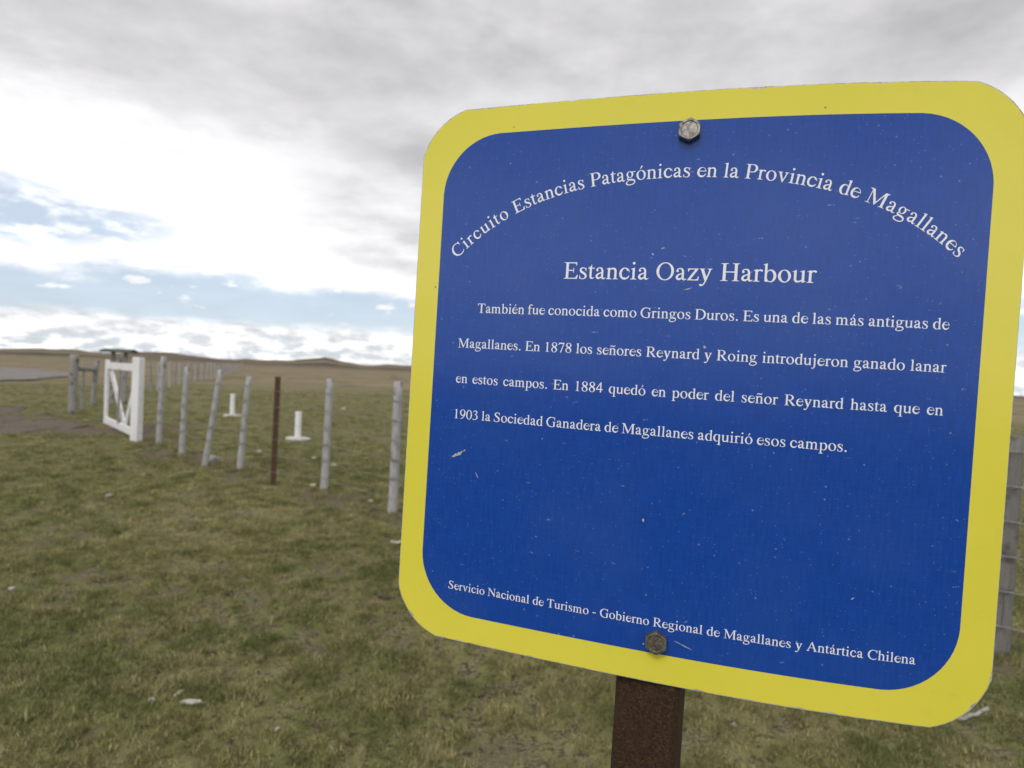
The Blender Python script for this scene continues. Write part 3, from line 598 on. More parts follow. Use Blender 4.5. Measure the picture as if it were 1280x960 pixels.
'y': '98,-211 117,-211 135,-205 157,-192 182,-171 211,-135 247,-65 261,-49 426,403 435,416 471,432 474,441 469,448 457,450 319,450 309,449 303,445 303,437 307,432 337,426 345,420 356,391 358,377 282,161 278,153 273,149 267,152 262,163 173,409 174,417 178,421 214,431 218,437 217,445 211,449 203,450 37,450 23,449 17,445 16,439 19,433 45,424 52,419 65,402 72,389 217,-15 215,-25 209,-41 180,-101 165,-123 144,-143 131,-151 123,-153 97,-133 83,-129 71,-128 47,-135 39,-141 32,-149 27,-161 27,-173 31,-185 39,-195 47,-201 59,-206',
'z': '37,1 409,0 419,1 426,5 430,19 439,143 437,152 429,157 421,155 416,149 393,83 384,63 375,56 341,41 319,36 165,36 153,37 148,43 156,59 413,425 418,437 418,443 415,447 409,449 399,450 53,450 41,449 35,447 32,441 32,433 44,337 48,327 55,322 61,323 67,327 89,389 95,397 103,401 143,412 157,414 283,414 291,412 294,407 291,399 279,381 34,27 30,19 29,11 31,5',
'g': '190,-219 223,-220 283,-214 323,-205 359,-191 399,-170 427,-149 449,-124 466,-95 473,-75 476,-57 475,-41 470,-19 457,7 447,22 430,41 411,55 393,64 371,72 313,84 269,90 185,92 145,98 131,103 128,107 127,113 129,121 135,129 149,144 157,149 165,149 209,140 231,140 251,144 291,158 311,170 329,185 347,206 362,231 372,259 377,285 378,311 374,335 365,363 353,387 353,393 357,397 365,398 461,398 475,400 485,407 489,417 485,429 477,436 463,438 359,438 311,433 279,448 249,457 221,460 191,457 153,446 121,427 105,413 93,399 72,365 63,339 58,313 58,289 63,263 70,239 79,221 91,203 115,177 118,171 116,165 93,146 82,131 75,109 75,89 82,71 95,55 115,41 145,27 149,21 147,15 140,9 73,-30 47,-53 33,-71 26,-87 22,-105 24,-123 30,-143 41,-163 55,-180 73,-193 95,-204 121,-211 163,-217;193,-173 147,-164 123,-155 109,-148 99,-139 90,-127 84,-113 81,-99 85,-81 96,-63 113,-47 157,-11 183,13 191,16 201,15 365,-8 379,-13 392,-21 405,-33 415,-47 419,-57 420,-67 418,-79 413,-93 396,-117 383,-129 369,-138 333,-155 289,-168 249,-174;219,169 203,173 189,182 175,194 162,211 145,249 136,297 136,327 139,345 144,369 153,389 165,407 177,419 193,428 209,432 225,429 243,421 258,409 271,393 281,375 290,353 297,327 300,303 300,271 297,251 290,227 281,207 268,189 253,177 235,170',
'E': '21,1 551,0 562,1 568,5 573,19 594,149 593,159 585,163 571,163 561,157 507,59 501,51 493,47 403,40 227,40 219,41 213,44 209,51 208,59 208,301 209,311 213,317 227,320 395,319 401,315 403,309 404,255 407,245 415,241 425,243 429,249 430,261 430,425 428,433 423,438 411,438 405,431 403,369 401,363 395,359 225,358 217,359 211,363 208,379 208,599 211,615 217,620 227,622 465,621 476,613 499,573 505,571 513,574 517,573 519,563 521,529 525,523 533,521 541,525 544,535 546,645 545,653 541,659 525,662 33,662 21,661 15,657 15,649 23,643 79,636 89,632 95,627 101,617 104,599 103,53 98,39 87,29 19,17 15,13 14,9 15,5',
'H': '27,1 277,0 287,1 293,5 293,13 287,18 225,29 215,38 209,51 208,305 213,315 229,318 495,318 509,315 513,309 514,299 513,49 508,37 499,29 439,18 433,13 433,5 439,1 451,0 683,0 697,3 700,11 693,18 643,26 631,32 620,49 618,69 618,607 623,620 633,632 643,636 693,644 700,651 697,659 683,662 451,662 439,661 433,657 433,649 439,644 499,633 508,625 513,613 514,371 509,361 493,358 227,358 213,361 209,367 208,377 208,599 209,613 216,625 225,633 287,644 293,649 293,657 287,661 275,662 37,662 23,659 20,651 27,644 79,636 91,631 101,617 104,599 103,53 98,39 87,29 25,17 21,13 20,9 21,5',
'I': '27,1 295,0 305,1 311,5 311,13 303,19 247,26 237,30 231,35 225,45 222,63 223,609 228,623 239,633 307,645 311,649 312,653 307,660 293,662 37,662 27,661 21,657 21,649 29,644 91,636 103,632 109,627 115,617 118,599 117,53 110,37 99,28 25,17 21,13 20,9 21,5',
'T': '169,1 433,0 443,1 449,5 449,13 441,19 375,29 364,39 359,53 359,613 363,621 373,624 489,624 504,621 516,611 546,579 551,567 568,501 575,494 583,493 590,499 591,509 578,647 576,655 573,659 557,662 55,662 43,661 37,657 33,641 19,507 21,497 27,493 35,494 42,501 59,567 64,579 94,611 106,621 121,624 239,624 249,621 253,613 253,53 248,39 237,29 167,17 163,13 162,9 163,5',
'N': '602,-11 607,-12 613,-11 617,-5 618,3 618,597 623,610 635,628 645,633 695,643 702,651 699,659 685,662 499,662 487,660 483,655 484,649 491,645 563,630 573,621 583,601 584,235 583,221 579,216 571,220 546,251 385,426 291,522 255,563 207,631 185,657 177,661 165,662 29,662 17,659 14,651 19,644 63,639 75,634 104,601 107,593 108,581 107,63 101,47 89,31 79,28 25,19 17,12 17,7 19,3 33,0 225,0 237,2 242,7 240,15 233,19 175,28 165,31 155,42 145,63 144,523 145,537 147,540 151,541 159,535 179,511 565,31 595,-5',
'M': '21,1 233,0 243,2 247,7 246,13 239,17 185,24 175,28 164,39 153,63 152,499 153,517 157,523 165,515 179,487 406,13 413,3 421,1 429,4 435,11 661,499 673,522 679,523 681,515 682,497 681,53 677,41 667,30 657,26 613,18 607,13 606,7 611,2 623,0 849,0 863,3 866,11 859,18 811,26 801,30 791,41 787,53 786,587 787,599 793,607 864,639 869,647 867,657 861,661 849,662 697,662 689,661 683,657 641,569 461,177 455,165 449,161 445,163 440,171 207,656 199,661 189,662 31,662 17,659 14,655 13,649 18,639 111,599 116,593 118,579 117,63 109,45 97,29 85,25 21,16 16,13 15,9 17,3',
'A': '23,1 195,0 203,1 209,5 210,13 205,20 173,29 165,34 155,51 152,63 169,121 201,209 209,220 225,222 447,222 457,221 463,217 469,206 521,77 526,57 522,39 515,31 465,21 457,18 454,9 459,2 473,0 687,0 697,1 703,5 704,13 700,19 671,29 663,35 639,73 381,653 375,666 369,672 353,674 343,669 339,657 336,619 329,609 305,586 298,575 100,91 61,34 53,29 25,21 18,17 16,13 16,7;233,259 228,261 226,265 229,279 325,515 331,526 337,528 345,515 440,279 443,269 442,263 437,259 427,258',
'D': '25,1 357,0 409,6 459,19 507,39 553,67 593,101 617,127 636,153 663,203 675,235 683,265 688,293 690,327 690,351 684,393 676,425 665,455 650,485 637,507 617,535 593,561 553,595 507,623 459,643 407,656 355,662 37,662 21,659 18,651 25,644 79,636 91,631 101,617 104,599 103,53 98,39 87,29 23,17 19,13 18,9 19,5;223,37 213,43 209,49 208,59 209,611 215,622 229,626 337,624 373,618 403,608 425,597 469,569 507,531 539,483 550,461 562,429 570,401 575,367 576,301 568,253 559,225 547,195 536,173 519,147 504,127 477,100 440,73 399,53 353,40 289,36',
'P': '25,1 277,0 287,1 293,5 293,13 285,19 221,29 212,37 205,49 204,65 205,285 209,291 217,294 343,294 375,298 397,303 423,313 457,331 486,353 506,375 524,405 536,437 542,469 539,505 530,539 513,570 491,598 461,623 431,639 407,649 379,657 345,662 35,662 25,661 19,657 19,649 25,644 77,635 87,631 97,617 100,599 99,53 94,39 83,29 23,17 19,13 18,9 19,5;213,329 206,335 204,345 204,599 207,617 213,624 223,628 311,628 337,624 363,614 387,598 408,575 423,547 433,519 438,489 437,461 430,427 417,396 403,375 385,357 367,344 345,334 315,328',
'R': '25,1 275,0 285,1 291,5 291,13 285,18 221,29 211,38 205,51 204,301 209,311 225,314 245,313 257,305 493,4 499,1 509,0 637,0 649,1 655,5 657,13 651,22 597,47 584,57 374,309 374,315 377,318 409,328 433,339 455,351 479,369 498,387 511,405 522,425 531,447 536,469 536,501 534,519 528,539 516,563 503,583 483,604 464,619 441,633 407,649 375,657 343,662 35,662 25,661 19,657 19,649 25,644 77,635 87,631 97,617 100,599 99,53 94,39 83,29 23,17 19,13 18,9 19,5;213,349 206,355 204,367 204,601 205,611 208,619 215,626 223,628 313,628 341,622 369,609 391,592 408,571 420,549 429,521 432,501 431,465 423,435 413,413 397,391 383,377 363,364 339,353 309,348',
'O': '336,-13 375,-14 403,-11 435,-5 467,5 489,14 521,30 545,46 574,69 600,95 622,123 641,153 656,183 678,245 684,275 688,311 688,349 684,385 677,419 667,451 657,477 641,509 625,535 603,563 576,591 557,607 537,622 507,639 477,654 445,664 413,671 379,676 345,676 317,673 285,666 251,656 200,631 175,615 147,592 121,565 99,537 81,509 66,479 44,417 38,387 34,351 34,313 38,277 45,243 55,211 65,185 81,153 97,127 119,99 163,57 184,41 211,25 241,10 271,-1 303,-8;337,23 317,27 297,34 271,47 253,59 215,95 186,135 162,185 144,243 136,297 136,365 145,421 162,477 186,527 215,567 253,603 271,615 295,627 317,635 335,639 379,640 401,636 421,630 464,607 482,593 505,570 534,531 560,479 577,421 586,365 586,297 577,239 560,183 534,131 505,92 482,69 467,57 448,45 423,33 403,26 383,23',
'C': '346,-13 447,-13 483,-6 525,9 547,20 563,30 602,67 632,105 634,113 633,119 629,123 625,124 605,117 560,77 525,55 491,45 457,39 427,39 361,55 347,52 331,42 323,41 294,53 262,73 225,104 191,147 168,187 155,219 147,245 141,273 137,307 136,351 144,407 159,455 173,485 196,523 224,557 249,579 277,599 307,615 345,629 375,634 399,627 453,624 473,620 505,608 531,592 551,573 580,529 600,457 607,451 615,452 620,457 622,465 620,539 622,563 620,581 618,663 615,671 611,674 601,673 591,665 573,643 569,624 565,620 555,623 513,649 485,660 425,672 395,675 357,676 323,672 281,664 245,652 207,633 185,621 157,600 128,575 105,548 85,521 70,495 50,453 38,413 31,373 28,339 30,291 37,251 49,211 69,169 85,141 107,111 130,85 161,58 195,35 237,14 273,1 313,-9',
'G': '350,-13 387,-14 415,-12 467,-14 523,-7 551,-1 571,6 625,36 630,45 632,57 632,291 633,305 639,316 647,324 657,328 699,336 705,341 706,347 701,352 689,354 477,354 463,351 460,343 464,337 515,325 524,317 531,303 532,77 530,61 525,54 513,48 489,38 463,31 439,30 385,36 363,32 353,32 329,39 297,53 271,68 249,85 227,104 206,129 189,153 170,187 156,221 148,249 142,277 138,315 138,351 143,389 151,423 162,457 175,485 198,523 226,557 251,579 279,599 307,614 343,627 375,634 399,627 453,624 475,620 507,608 533,594 557,571 580,537 598,505 609,463 617,457 625,458 630,463 632,473 630,607 627,665 625,671 621,674 615,675 607,671 588,649 581,637 579,619 575,616 567,618 525,643 491,658 471,664 417,674 369,676 333,673 291,665 251,652 211,633 189,621 161,600 132,575 109,548 89,521 75,497 55,455 43,417 36,385 32,349 33,307 40,259 51,219 65,185 88,143 110,113 134,85 165,58 199,35 241,14 277,1 317,-9',
'S': '56,-9 63,-9 68,-3 86,51 93,60 101,57 121,39 141,24 175,6 215,-6 241,-10 261,-10 295,-5 331,3 387,23 409,34 429,49 443,63 458,85 470,109 479,135 484,159 486,183 485,203 479,228 469,253 459,271 428,313 391,347 351,373 227,448 201,467 189,481 179,498 174,513 172,527 174,545 181,563 193,583 207,596 231,610 261,622 287,628 309,627 333,621 359,609 375,599 393,584 407,569 417,553 437,487 445,481 455,483 458,487 459,495 454,609 450,661 448,669 445,673 437,675 429,669 415,631 411,625 407,623 401,625 383,639 361,651 339,660 315,665 295,668 243,668 197,661 167,650 145,637 125,617 106,591 95,569 88,549 84,527 84,509 88,485 93,465 103,442 116,419 141,389 181,355 247,309 325,259 347,242 375,213 389,193 395,175 396,151 389,121 378,97 362,77 338,57 311,41 285,31 259,28 225,31 199,37 173,48 149,62 125,80 104,107 79,151 63,203 55,209 47,208 42,203 41,193 48,17 51,-3',
'0': '233,-13 257,-14 277,-11 299,-6 321,4 343,17 361,31 384,53 397,69 412,91 430,123 453,181 467,237 476,309 476,353 474,383 464,441 456,473 444,509 430,539 415,567 385,608 363,630 343,645 323,657 301,667 279,673 257,676 235,675 213,671 195,666 173,655 136,629 114,607 100,589 69,537 45,476 32,423 24,353 24,303 29,261 34,227 53,161 76,111 91,86 109,61 146,25 167,10 187,0 207,-8;239,21 215,31 203,41 192,53 174,81 155,123 138,181 128,235 122,301 122,357 127,415 135,467 146,513 163,559 181,593 203,621 227,637 239,641 251,642 263,641 275,636 287,629 299,619 323,587 343,545 357,501 370,441 378,363 378,305 373,247 364,189 353,147 334,97 314,61 291,36 279,28 265,22',
'1': '121,1 375,0 387,2 391,7 390,13 383,17 313,27 302,37 297,51 296,657 294,669 289,674 283,674 275,671 167,619 121,596 112,587 113,581 121,578 177,592 189,592 196,587 206,575 209,567 210,557 209,51 202,35 191,26 119,15 115,11 115,7 117,3',
'3': '130,-11 187,-7 239,2 296,21 339,41 355,53 368,65 390,93 409,131 422,175 426,207 422,239 411,271 394,301 375,323 347,346 321,361 279,379 275,383 278,389 313,411 333,428 352,451 365,475 375,499 380,525 379,549 372,579 364,599 354,617 331,641 305,657 261,670 215,676 187,673 155,665 129,651 101,626 76,593 64,569 50,527 50,519 54,513 61,510 67,513 74,523 94,563 110,583 129,598 147,609 161,614 179,618 197,618 221,613 249,604 269,594 279,587 285,579 290,565 294,549 296,525 294,503 287,477 275,455 257,432 229,406 211,394 177,377 172,371 171,365 173,360 177,357 203,354 263,329 282,315 312,283 328,253 335,221 334,193 326,153 309,113 289,86 255,57 235,45 217,38 181,31 157,31 143,36 87,72 69,73 55,66 47,57 44,45 46,31 53,19 69,8 91,-3 109,-8',
'4': '301,1 357,0 365,3 368,7 370,19 370,153 373,165 377,168 385,170 461,171 469,175 472,183 472,219 467,229 455,232 383,232 375,235 371,241 370,659 367,671 357,676 305,676 294,671 285,653 25,249 17,235 14,225 15,181 17,175 23,171 273,170 287,167 291,161 292,153 292,13 295,5;107,233 101,235 99,239 105,253 271,525 281,540 285,543 288,543 291,537 292,519 292,251 289,237 283,233 275,232',
'7': '179,-7 229,-7 237,-3 242,5 445,633 447,651 445,657 441,660 427,662 95,662 82,659 75,649 27,513 27,501 31,497 37,494 45,495 51,500 104,567 111,573 117,576 181,584 351,584 361,582 365,577 364,567 347,517 175,11 173,-1',
'8': '224,-13 263,-14 307,-6 343,9 377,29 403,53 418,71 430,91 444,125 450,161 450,183 446,207 438,231 428,253 403,287 363,323 339,351 336,357 341,365 369,383 393,404 411,427 423,451 432,477 436,503 434,531 427,561 415,586 402,605 385,624 365,640 341,654 313,666 287,672 259,676 233,676 203,671 179,664 149,651 125,636 104,617 87,595 73,569 63,539 60,507 64,477 74,449 88,423 108,399 133,379 169,358 175,349 174,345 169,341 137,325 115,311 95,294 79,275 63,251 53,229 46,205 42,179 44,143 54,109 70,77 92,49 121,25 155,6 187,-6;241,11 221,15 201,24 179,39 165,53 149,75 137,99 128,127 124,153 124,187 128,211 136,235 148,259 163,278 181,293 203,304 225,309 235,307 245,301 267,284 287,264 334,209 354,189 358,181 360,167 360,133 355,105 345,79 330,53 311,33 289,20 265,12;279,397 271,399 251,410 211,437 151,488 147,493 144,501 144,525 150,553 158,575 170,597 185,616 205,631 223,640 243,645 261,645 283,640 299,634 315,623 329,607 338,591 345,573 350,549 352,531 351,505 346,479 338,457 327,437 312,417 291,401',
'9': '66,-17 77,-19 115,-14 157,-3 199,11 222,21 247,34 271,51 322,97 351,130 371,157 385,179 405,217 429,273 445,329 454,383 456,473 453,495 446,521 436,549 425,569 412,589 395,610 373,630 354,643 334,655 309,665 265,675 229,676 185,668 149,653 117,633 87,605 62,571 42,529 33,497 30,469 31,425 40,383 52,351 64,329 87,299 115,271 124,249 129,241 139,234 177,217 195,211 209,210 227,210 245,214 291,233 321,243 327,243 330,237 319,208 294,167 264,127 227,86 189,55 147,30 121,18 67,2 63,-1 61,-7 62,-13;237,279 211,286 189,299 171,317 152,345 140,371 130,403 124,443 124,475 129,513 137,543 149,574 166,601 183,620 205,635 227,643 249,646 277,640 301,626 321,607 341,577 355,543 364,509 366,489 366,433 361,399 350,365 339,343 319,315 301,298 281,286 257,279',
'.': '113,-7 137,-7 155,0 171,15 180,35 181,55 174,77 159,93 139,103 115,103 95,96 79,81 70,61 69,41 76,19 93,1',
'-': '47,191 277,191 283,195 285,201 285,253 279,260 269,262 47,261 40,255 38,241 39,201 41,195',
'ó': '230,-11 267,-11 291,-8 313,-2 349,13 369,25 390,41 422,75 435,94 447,117 464,163 472,209 471,247 467,273 461,297 442,343 417,381 385,413 366,427 345,439 301,456 263,462 239,462 217,459 179,449 159,441 139,430 109,408 78,375 65,356 53,333 36,287 28,241 29,203 33,177 39,153 58,107 83,69 115,37 153,12 195,-4;253,23 231,30 207,45 183,69 166,93 149,127 137,161 129,199 124,241 126,287 131,313 141,349 154,375 171,399 187,414 209,426 231,430 259,428 283,417 304,401 330,371 352,333 366,295 375,255 380,211 378,165 372,133 361,99 345,69 327,46 303,30 281,23;210,507 219,508 229,515 313,617 317,627 315,647 312,657 306,663 291,670 281,670 267,661 256,649 204,521 204,511',
'á': '338,-7 359,-7 381,2 437,44 444,51 445,57 442,63 435,64 399,50 371,48 355,54 349,59 344,67 340,101 342,313 336,353 321,393 306,419 288,439 273,451 253,460 219,466 183,466 151,461 123,451 103,440 85,426 74,413 66,399 62,385 56,349 58,335 66,321 79,310 95,305 113,306 128,315 136,323 141,333 143,343 143,355 134,375 113,393 114,401 129,414 145,421 171,425 191,423 212,417 227,409 237,399 246,383 255,357 260,335 262,313 257,283 253,275 245,270 128,231 101,215 77,194 65,180 54,163 43,133 40,117 40,95 48,69 61,47 83,24 103,11 123,2 155,-2 195,6 223,21 257,52 263,55 269,52 282,29 299,11 319,-1;159,75 149,78 139,85 129,97 123,107 121,125 129,147 153,174 175,191 237,226 247,230 253,230 257,225 258,215 258,117 255,104 245,96 201,78 183,74;180,507 189,508 199,515 283,617 287,627 285,647 282,657 276,663 261,670 251,670 237,661 226,649 174,521 174,511',
'é': '207,-9 249,-10 273,-6 301,3 335,21 367,46 387,69 405,97 425,137 424,143 419,147 405,147 393,150 387,150 382,145 362,105 350,91 337,83 323,77 291,70 267,72 211,87 181,85 169,95 153,121 138,159 129,199 126,223 126,245 129,253 133,256 147,258 377,258 419,256 429,257 435,263 436,273 432,293 412,339 394,371 371,399 344,423 318,439 287,452 253,460 209,459 173,451 133,432 97,404 71,372 50,335 35,295 27,245 27,205 36,151 53,109 73,75 97,46 133,18 171,0;143,293 137,296 135,301 139,321 153,355 175,389 189,403 211,419 235,430 257,434 277,433 299,426 320,415 340,399 357,378 372,353 385,323 389,303 386,295 375,292;195,507 205,509 214,515 298,617 302,629 300,649 297,657 291,663 275,670 265,670 251,660 240,649 189,521 188,511',
'ñ': '25,1 217,0 225,1 231,5 232,13 227,19 189,28 179,33 169,47 163,61 162,349 163,357 167,363 195,380 223,390 249,394 265,393 283,389 301,382 313,373 321,363 328,349 335,311 333,61 328,49 317,33 309,28 280,19 276,13 277,5 283,1 295,0 467,0 475,1 481,5 482,13 477,20 445,29 437,33 428,45 421,59 420,223 422,289 419,321 412,357 401,385 387,409 371,427 351,440 329,448 305,453 273,455 251,453 233,447 205,433 175,414 169,412 165,414 163,419 161,453 157,458 151,460 29,415 15,407 13,401 19,397 47,398 57,395 72,377 76,361 75,63 71,50 59,33 51,28 26,21 20,17 18,13 18,7;90,531 97,530 105,533 129,561 138,569 147,573 161,575 189,572 237,553 279,543 307,542 337,550 367,565 380,575 389,587 400,613 406,641 405,651 399,658 389,657 382,651 364,625 354,615 337,607 309,601 289,602 263,608 217,625 201,629 167,630 141,624 115,609 100,589 84,545 85,537',
}
ADV = dict(zip('abcdefghijlmnopqrstuvyz', (444, 500, 444, 500, 444, 333, 500, 500, 278, 278, 278, 778, 500, 500, 500, 500, 333, 389, 278, 500, 500, 500, 444)))
ADV.update({'A': 722, 'C': 667, 'D': 722, 'E': 611, 'G': 722, 'H': 722, 'M': 889, 'N': 722, 'O': 722, 'P': 556, 'R': 667, 'S': 556, 'T': 611, ' ': 250, '.': 250, '-': 333, 'ó': 500, 'á': 444, 'é': 444, 'ñ': 500})
for c_ in '0123456789': ADV[c_] = 500
GLY = {}
for ch, s in GLYPHS.items():
    loops = [[tuple(map(int, q.split(','))) for q in P.split(' ')] for P in s.split(';')]
    # sort into outer loops with their holes
    def area(P): return .5 * sum(a[0] * b[1] - b[0] * a[1] for a, b in zip(P, P[1:] + P[:1]))
    def inside(pt, P):
        r = False
        for a, b in zip(P, P[1:] + P[:1]):
            if (a[1] > pt[1]) != (b[1] > pt[1]) and pt[0] < a[0] + (pt[1] - a[1]) * (b[0] - a[0]) / (b[1] - a[1]): r = not r
        return r
    dep = [sum(inside(P[0], Q) for Q in loops if Q is not P) for P in loops]
    V = []; T = []
    for P, dp in zip(loops, dep):
        if dp % 2: continue
        grp = [P] + [Q for Q, dq in zip(loops, dep) if dq == dp + 1 and inside(Q[0], P)]
        allp = [p for Q in grp for p in Q]
        tr = tessellate_polygon([[Vector((a, b, 0)) for a, b in Q] for Q in grp]); b0 = len(V); V += allp
        for tri in tr:
            a, b, c = (allp[i] for i in tri)
            if (b[0] - a[0]) * (c[1] - a[1]) - (b[1] - a[1]) * (c[0] - a[0]) < 0: tri = tri[::-1]
            T.append(tuple(i + b0 for i in tri))
    GLY[ch] = (V, T)
def lettering(places, label=None):
    """places: (char, s, t, angle, size) -> one printed line"""
    vs = []; fs = []; uv = []
    for ch, s, t, an, sz in places:
        V, T = GLY[ch]; b0 = len(vs); ca, sa = math.cos(an) * sz / 1000, math.sin(an) * sz / 1000
        for a, b in V:
            ss = s + a * ca - b * sa; tt = t + a * sa + b * ca; vs.append(onplate(ss, tt, .00036)); uv.append((ss + .3, tt + .3))
        fs += [tuple(i + b0 for i in tri) for tri in T]
    o = mesh_obj('lettering', vs, fs, LET, sign); l = o.data.uv_layers.new(name='st')
    for lp in o.data.loops: l.data[lp.index].uv = uv[lp.vertex_index]
    if label: o['label'] = label
    return o
def line(txt, sz, s0, t0, sp, label):
    pl_ = []; x_ = 0
    for ch in txt:
        if ch == ' ': x_ += .25 + sp; continue
        pl_.append((ch, s0 + x_ * sz, t0, 0, sz)); x_ += ADV[ch] / 1000
    lettering(pl_, label)
line('Estancia Oazy Harbour', .02203, -.10347, .09173, 0, 'larger white title line')
line('También fue conocida como Gringos Duros. Es una de las más antiguas de', .01305, -.18393, .05927, -.04338, 'white text, first indented line')
line('Magallanes. En 1878 los señores Reynard y Roing introdujeron ganado lanar', .01305, -.2017, .02614, 0, 'white text line with the date 1878')
line('en estos campos. En 1884 quedó en poder del señor Reynard hasta que en', .01305, -.20191, -.00705, .10325, 'white text line with the date 1884')
line('1903 la Sociedad Ganadera de Magallanes adquirió esos campos.', .01305, -.20223, -.04072, -.0465, 'white text line starting with 1903')
line('Servicio Nacional de Turismo - Gobierno Regional de Magallanes y Antártica Chilena', .01128, -.19685, -.20207, 0, 'small white line along the bottom edge')
ARC = [-4.410527205854059, -17.31664531593378, 0.4772670244960077, -0.8287419667744352, -0.014919614898084122, 0.1779325646406402]
_as = np.linspace(-.25, .25, 2001); _at = np.polyval(ARC, _as); _al = np.concatenate([[0], np.cumsum(np.hypot(np.diff(_as), np.diff(_at)))])
def arc_line(txt, sz):
    ex = [0, 3.528, 6.19, 7.555, 13.776, 14.75, 16.64, 20.03, 22.30, 23.30, 25.2]
    ey = [.0650, .1350, .1828, .2072, .3173, .3339, .3676, .4263, .4677, .4849, .5195]
    pl_ = []; x_ = 0
    for ch in txt:
        w = ADV[ch] / 1000
        if ch != ' ':
            L_ = np.interp(x_ + w / 2, ex, ey); s = float(np.interp(L_, _al, _as)); t = float(np.polyval(ARC, s)); an = math.atan(float(np.polyval(np.polyder(ARC), s)))
            pl_.append((ch, s - math.cos(an) * w / 2 * sz, t - math.sin(an) * w / 2 * sz, an, sz))
        x_ += w
    lettering(pl_, 'white arched line across the top')
arc_line('Circuito Estancias Patagónicas en la Provincia de Magallanes', .01785)

# pale scratches that bared the print
def scratch(s, t, ln, w, an, seed):
    g = random.Random(seed); n = 9; a = []; b = []
    for k in range(n):
        u = k / (n - 1); ww = w * (math.sin(math.pi * (.08 + .84 * u))) * g.uniform(.5, 1.2); off = g.uniform(-.2, .2) * w
        for sg, li in ((1, a), (-1, b)):
            xx = (u - .5) * ln; yy = off + sg * ww / 2; li.append((s + xx * math.cos(an) - yy * math.sin(an), t + xx * math.sin(an) + yy * math.cos(an)))
    vs = [onplate(p[0], p[1], .00034) for p in a + b]; uv = [(p[0] + .3, p[1] + .3) for p in a + b]
    o = mesh_obj('scratch', vs, [(k + n, k + n + 1, k + 1, k) for k in range(n - 1)], SCR, sign); l = o.data.uv_layers.new(name='st')
    for lp in o.data.loops: l.data[lp.index].uv = uv[lp.vertex_index]
SCR = print_mat('bared_print', (.46, .47, .44), 'white')
scratch(-.1955, -.0745, .0125, .0030, .50, 1); scratch(-.1885, -.0703, .0030, .0010, .8, 2)
scratch(-.0200, -.1132, .0016, .0034, .1, 3); scratch(.0040, .0845, .0075, .0008, .3, 4); scratch(.0195, -.2140, .0160, .0007, -.33, 5)
scratch(-.0185, .1185, .0030, .0012, .2, 6); scratch(-.0130, -.2185, .0014, .0022, .2, 7); scratch(-.0265, .1135, .0026, .0014, -.9, 8)
scratch(.1450, -.156, .0030, .0010, .7, 9); scratch(.0205, .0365, .0020, .0022, 1.2, 10); scratch(-.1745, -.0920, .0006, .0080, .5, 11)

def hexbolt(s, t, turn, material, label):
    bz = onplate(s, t, 0); ph = K1 * s + K2 * s * s
    R = .0172 / math.sqrt(3); hh = .0066; vs = []; fs = []; n = 48
    # washer-face disc, hexagonal prism, chamfered crown, shallow dish
    def ring(rad, z_, hexa):
        b0 = len(vs)
        for k in range(n):
            a = k / n * 2 * math.pi
            r = rad
            if hexa:
                aa = (a % (math.pi / 3)) - math.pi / 6; r = min(R * math.cos(math.pi / 6) / math.cos(aa), rad)
            vs.append((r * math.cos(a), -z_, r * math.sin(a)))
        return b0
    rings = [ring(R * 1.0, .0004, True), ring(R * 1.0, hh * .78, True), ring(R * .93, hh * .95, True), ring(R * .84, hh, True), ring(R * .70, hh, False), ring(R * .62, hh - .0005, False)]
    for a, b in zip(rings[:-1], rings[1:]):
        for k in range(n): fs.append((a + k, b + k, b + (k + 1) % n, a + (k + 1) % n))
    vs.append((0, -(hh - .0004), 0)); c = len(vs) - 1
    for k in range(n): fs.append((rings[-1] + k, c, rings[-1] + (k + 1) % n))
    o = mesh_obj('bolt', vs, fs, material, sign); o.location = bz; o.rotation_euler = (0, 0, ph); o.rotation_euler[1] = turn; o['label'] = label
    return o
hexbolt(-.0032, .2160, .52, BOLT, 'bright weathered bolt head at the top'); hexbolt(-.0026, -.2142, .49, BOLTD, 'dull dark bolt head at the bottom')

# post: rolled steel box section, open down one side
def box_section(w, dpt, rad, z0, z1, n=6):
    P = []
    for qx, qy in ((1, 1), (-1, 1), (-1, -1), (1, -1)):
        a0 = math.atan2(qy, qx) - math.pi / 4
        for k in range(n + 1): a = a0 + k / n * math.pi / 2; P.append((qx * (w / 2 - rad) + rad * math.cos(a), qy * (dpt / 2 - rad) + rad * math.sin(a)))
    m_ = len(P); vs = []; fs = []; zs = np.linspace(z0, z1, 30)
    for zz in zs: vs += [(a, b, float(zz)) for a, b in P]
    for k in range(len(zs) - 1):
        for i in range(m_): a = k * m_ + i; b = k * m_ + (i + 1) % m_; fs.append((a, b, b + m_, a + m_))
    fs.append(tuple(range((len(zs) - 1) * m_, len(zs) * m_))); fs.append(tuple(reversed(range(m_))))
    return vs, fs
vs, fs = box_section(.0555, .040, .006, -.35, CZ + .235)
po = mesh_obj('post', vs, fs, RUST, sign, smooth=True); po.location = (-.0045, .0245, 0); po.rotation_euler = (0, R_(-.05), R_(-9))
try: po.data.shade_auto_smooth
except Exception: pass

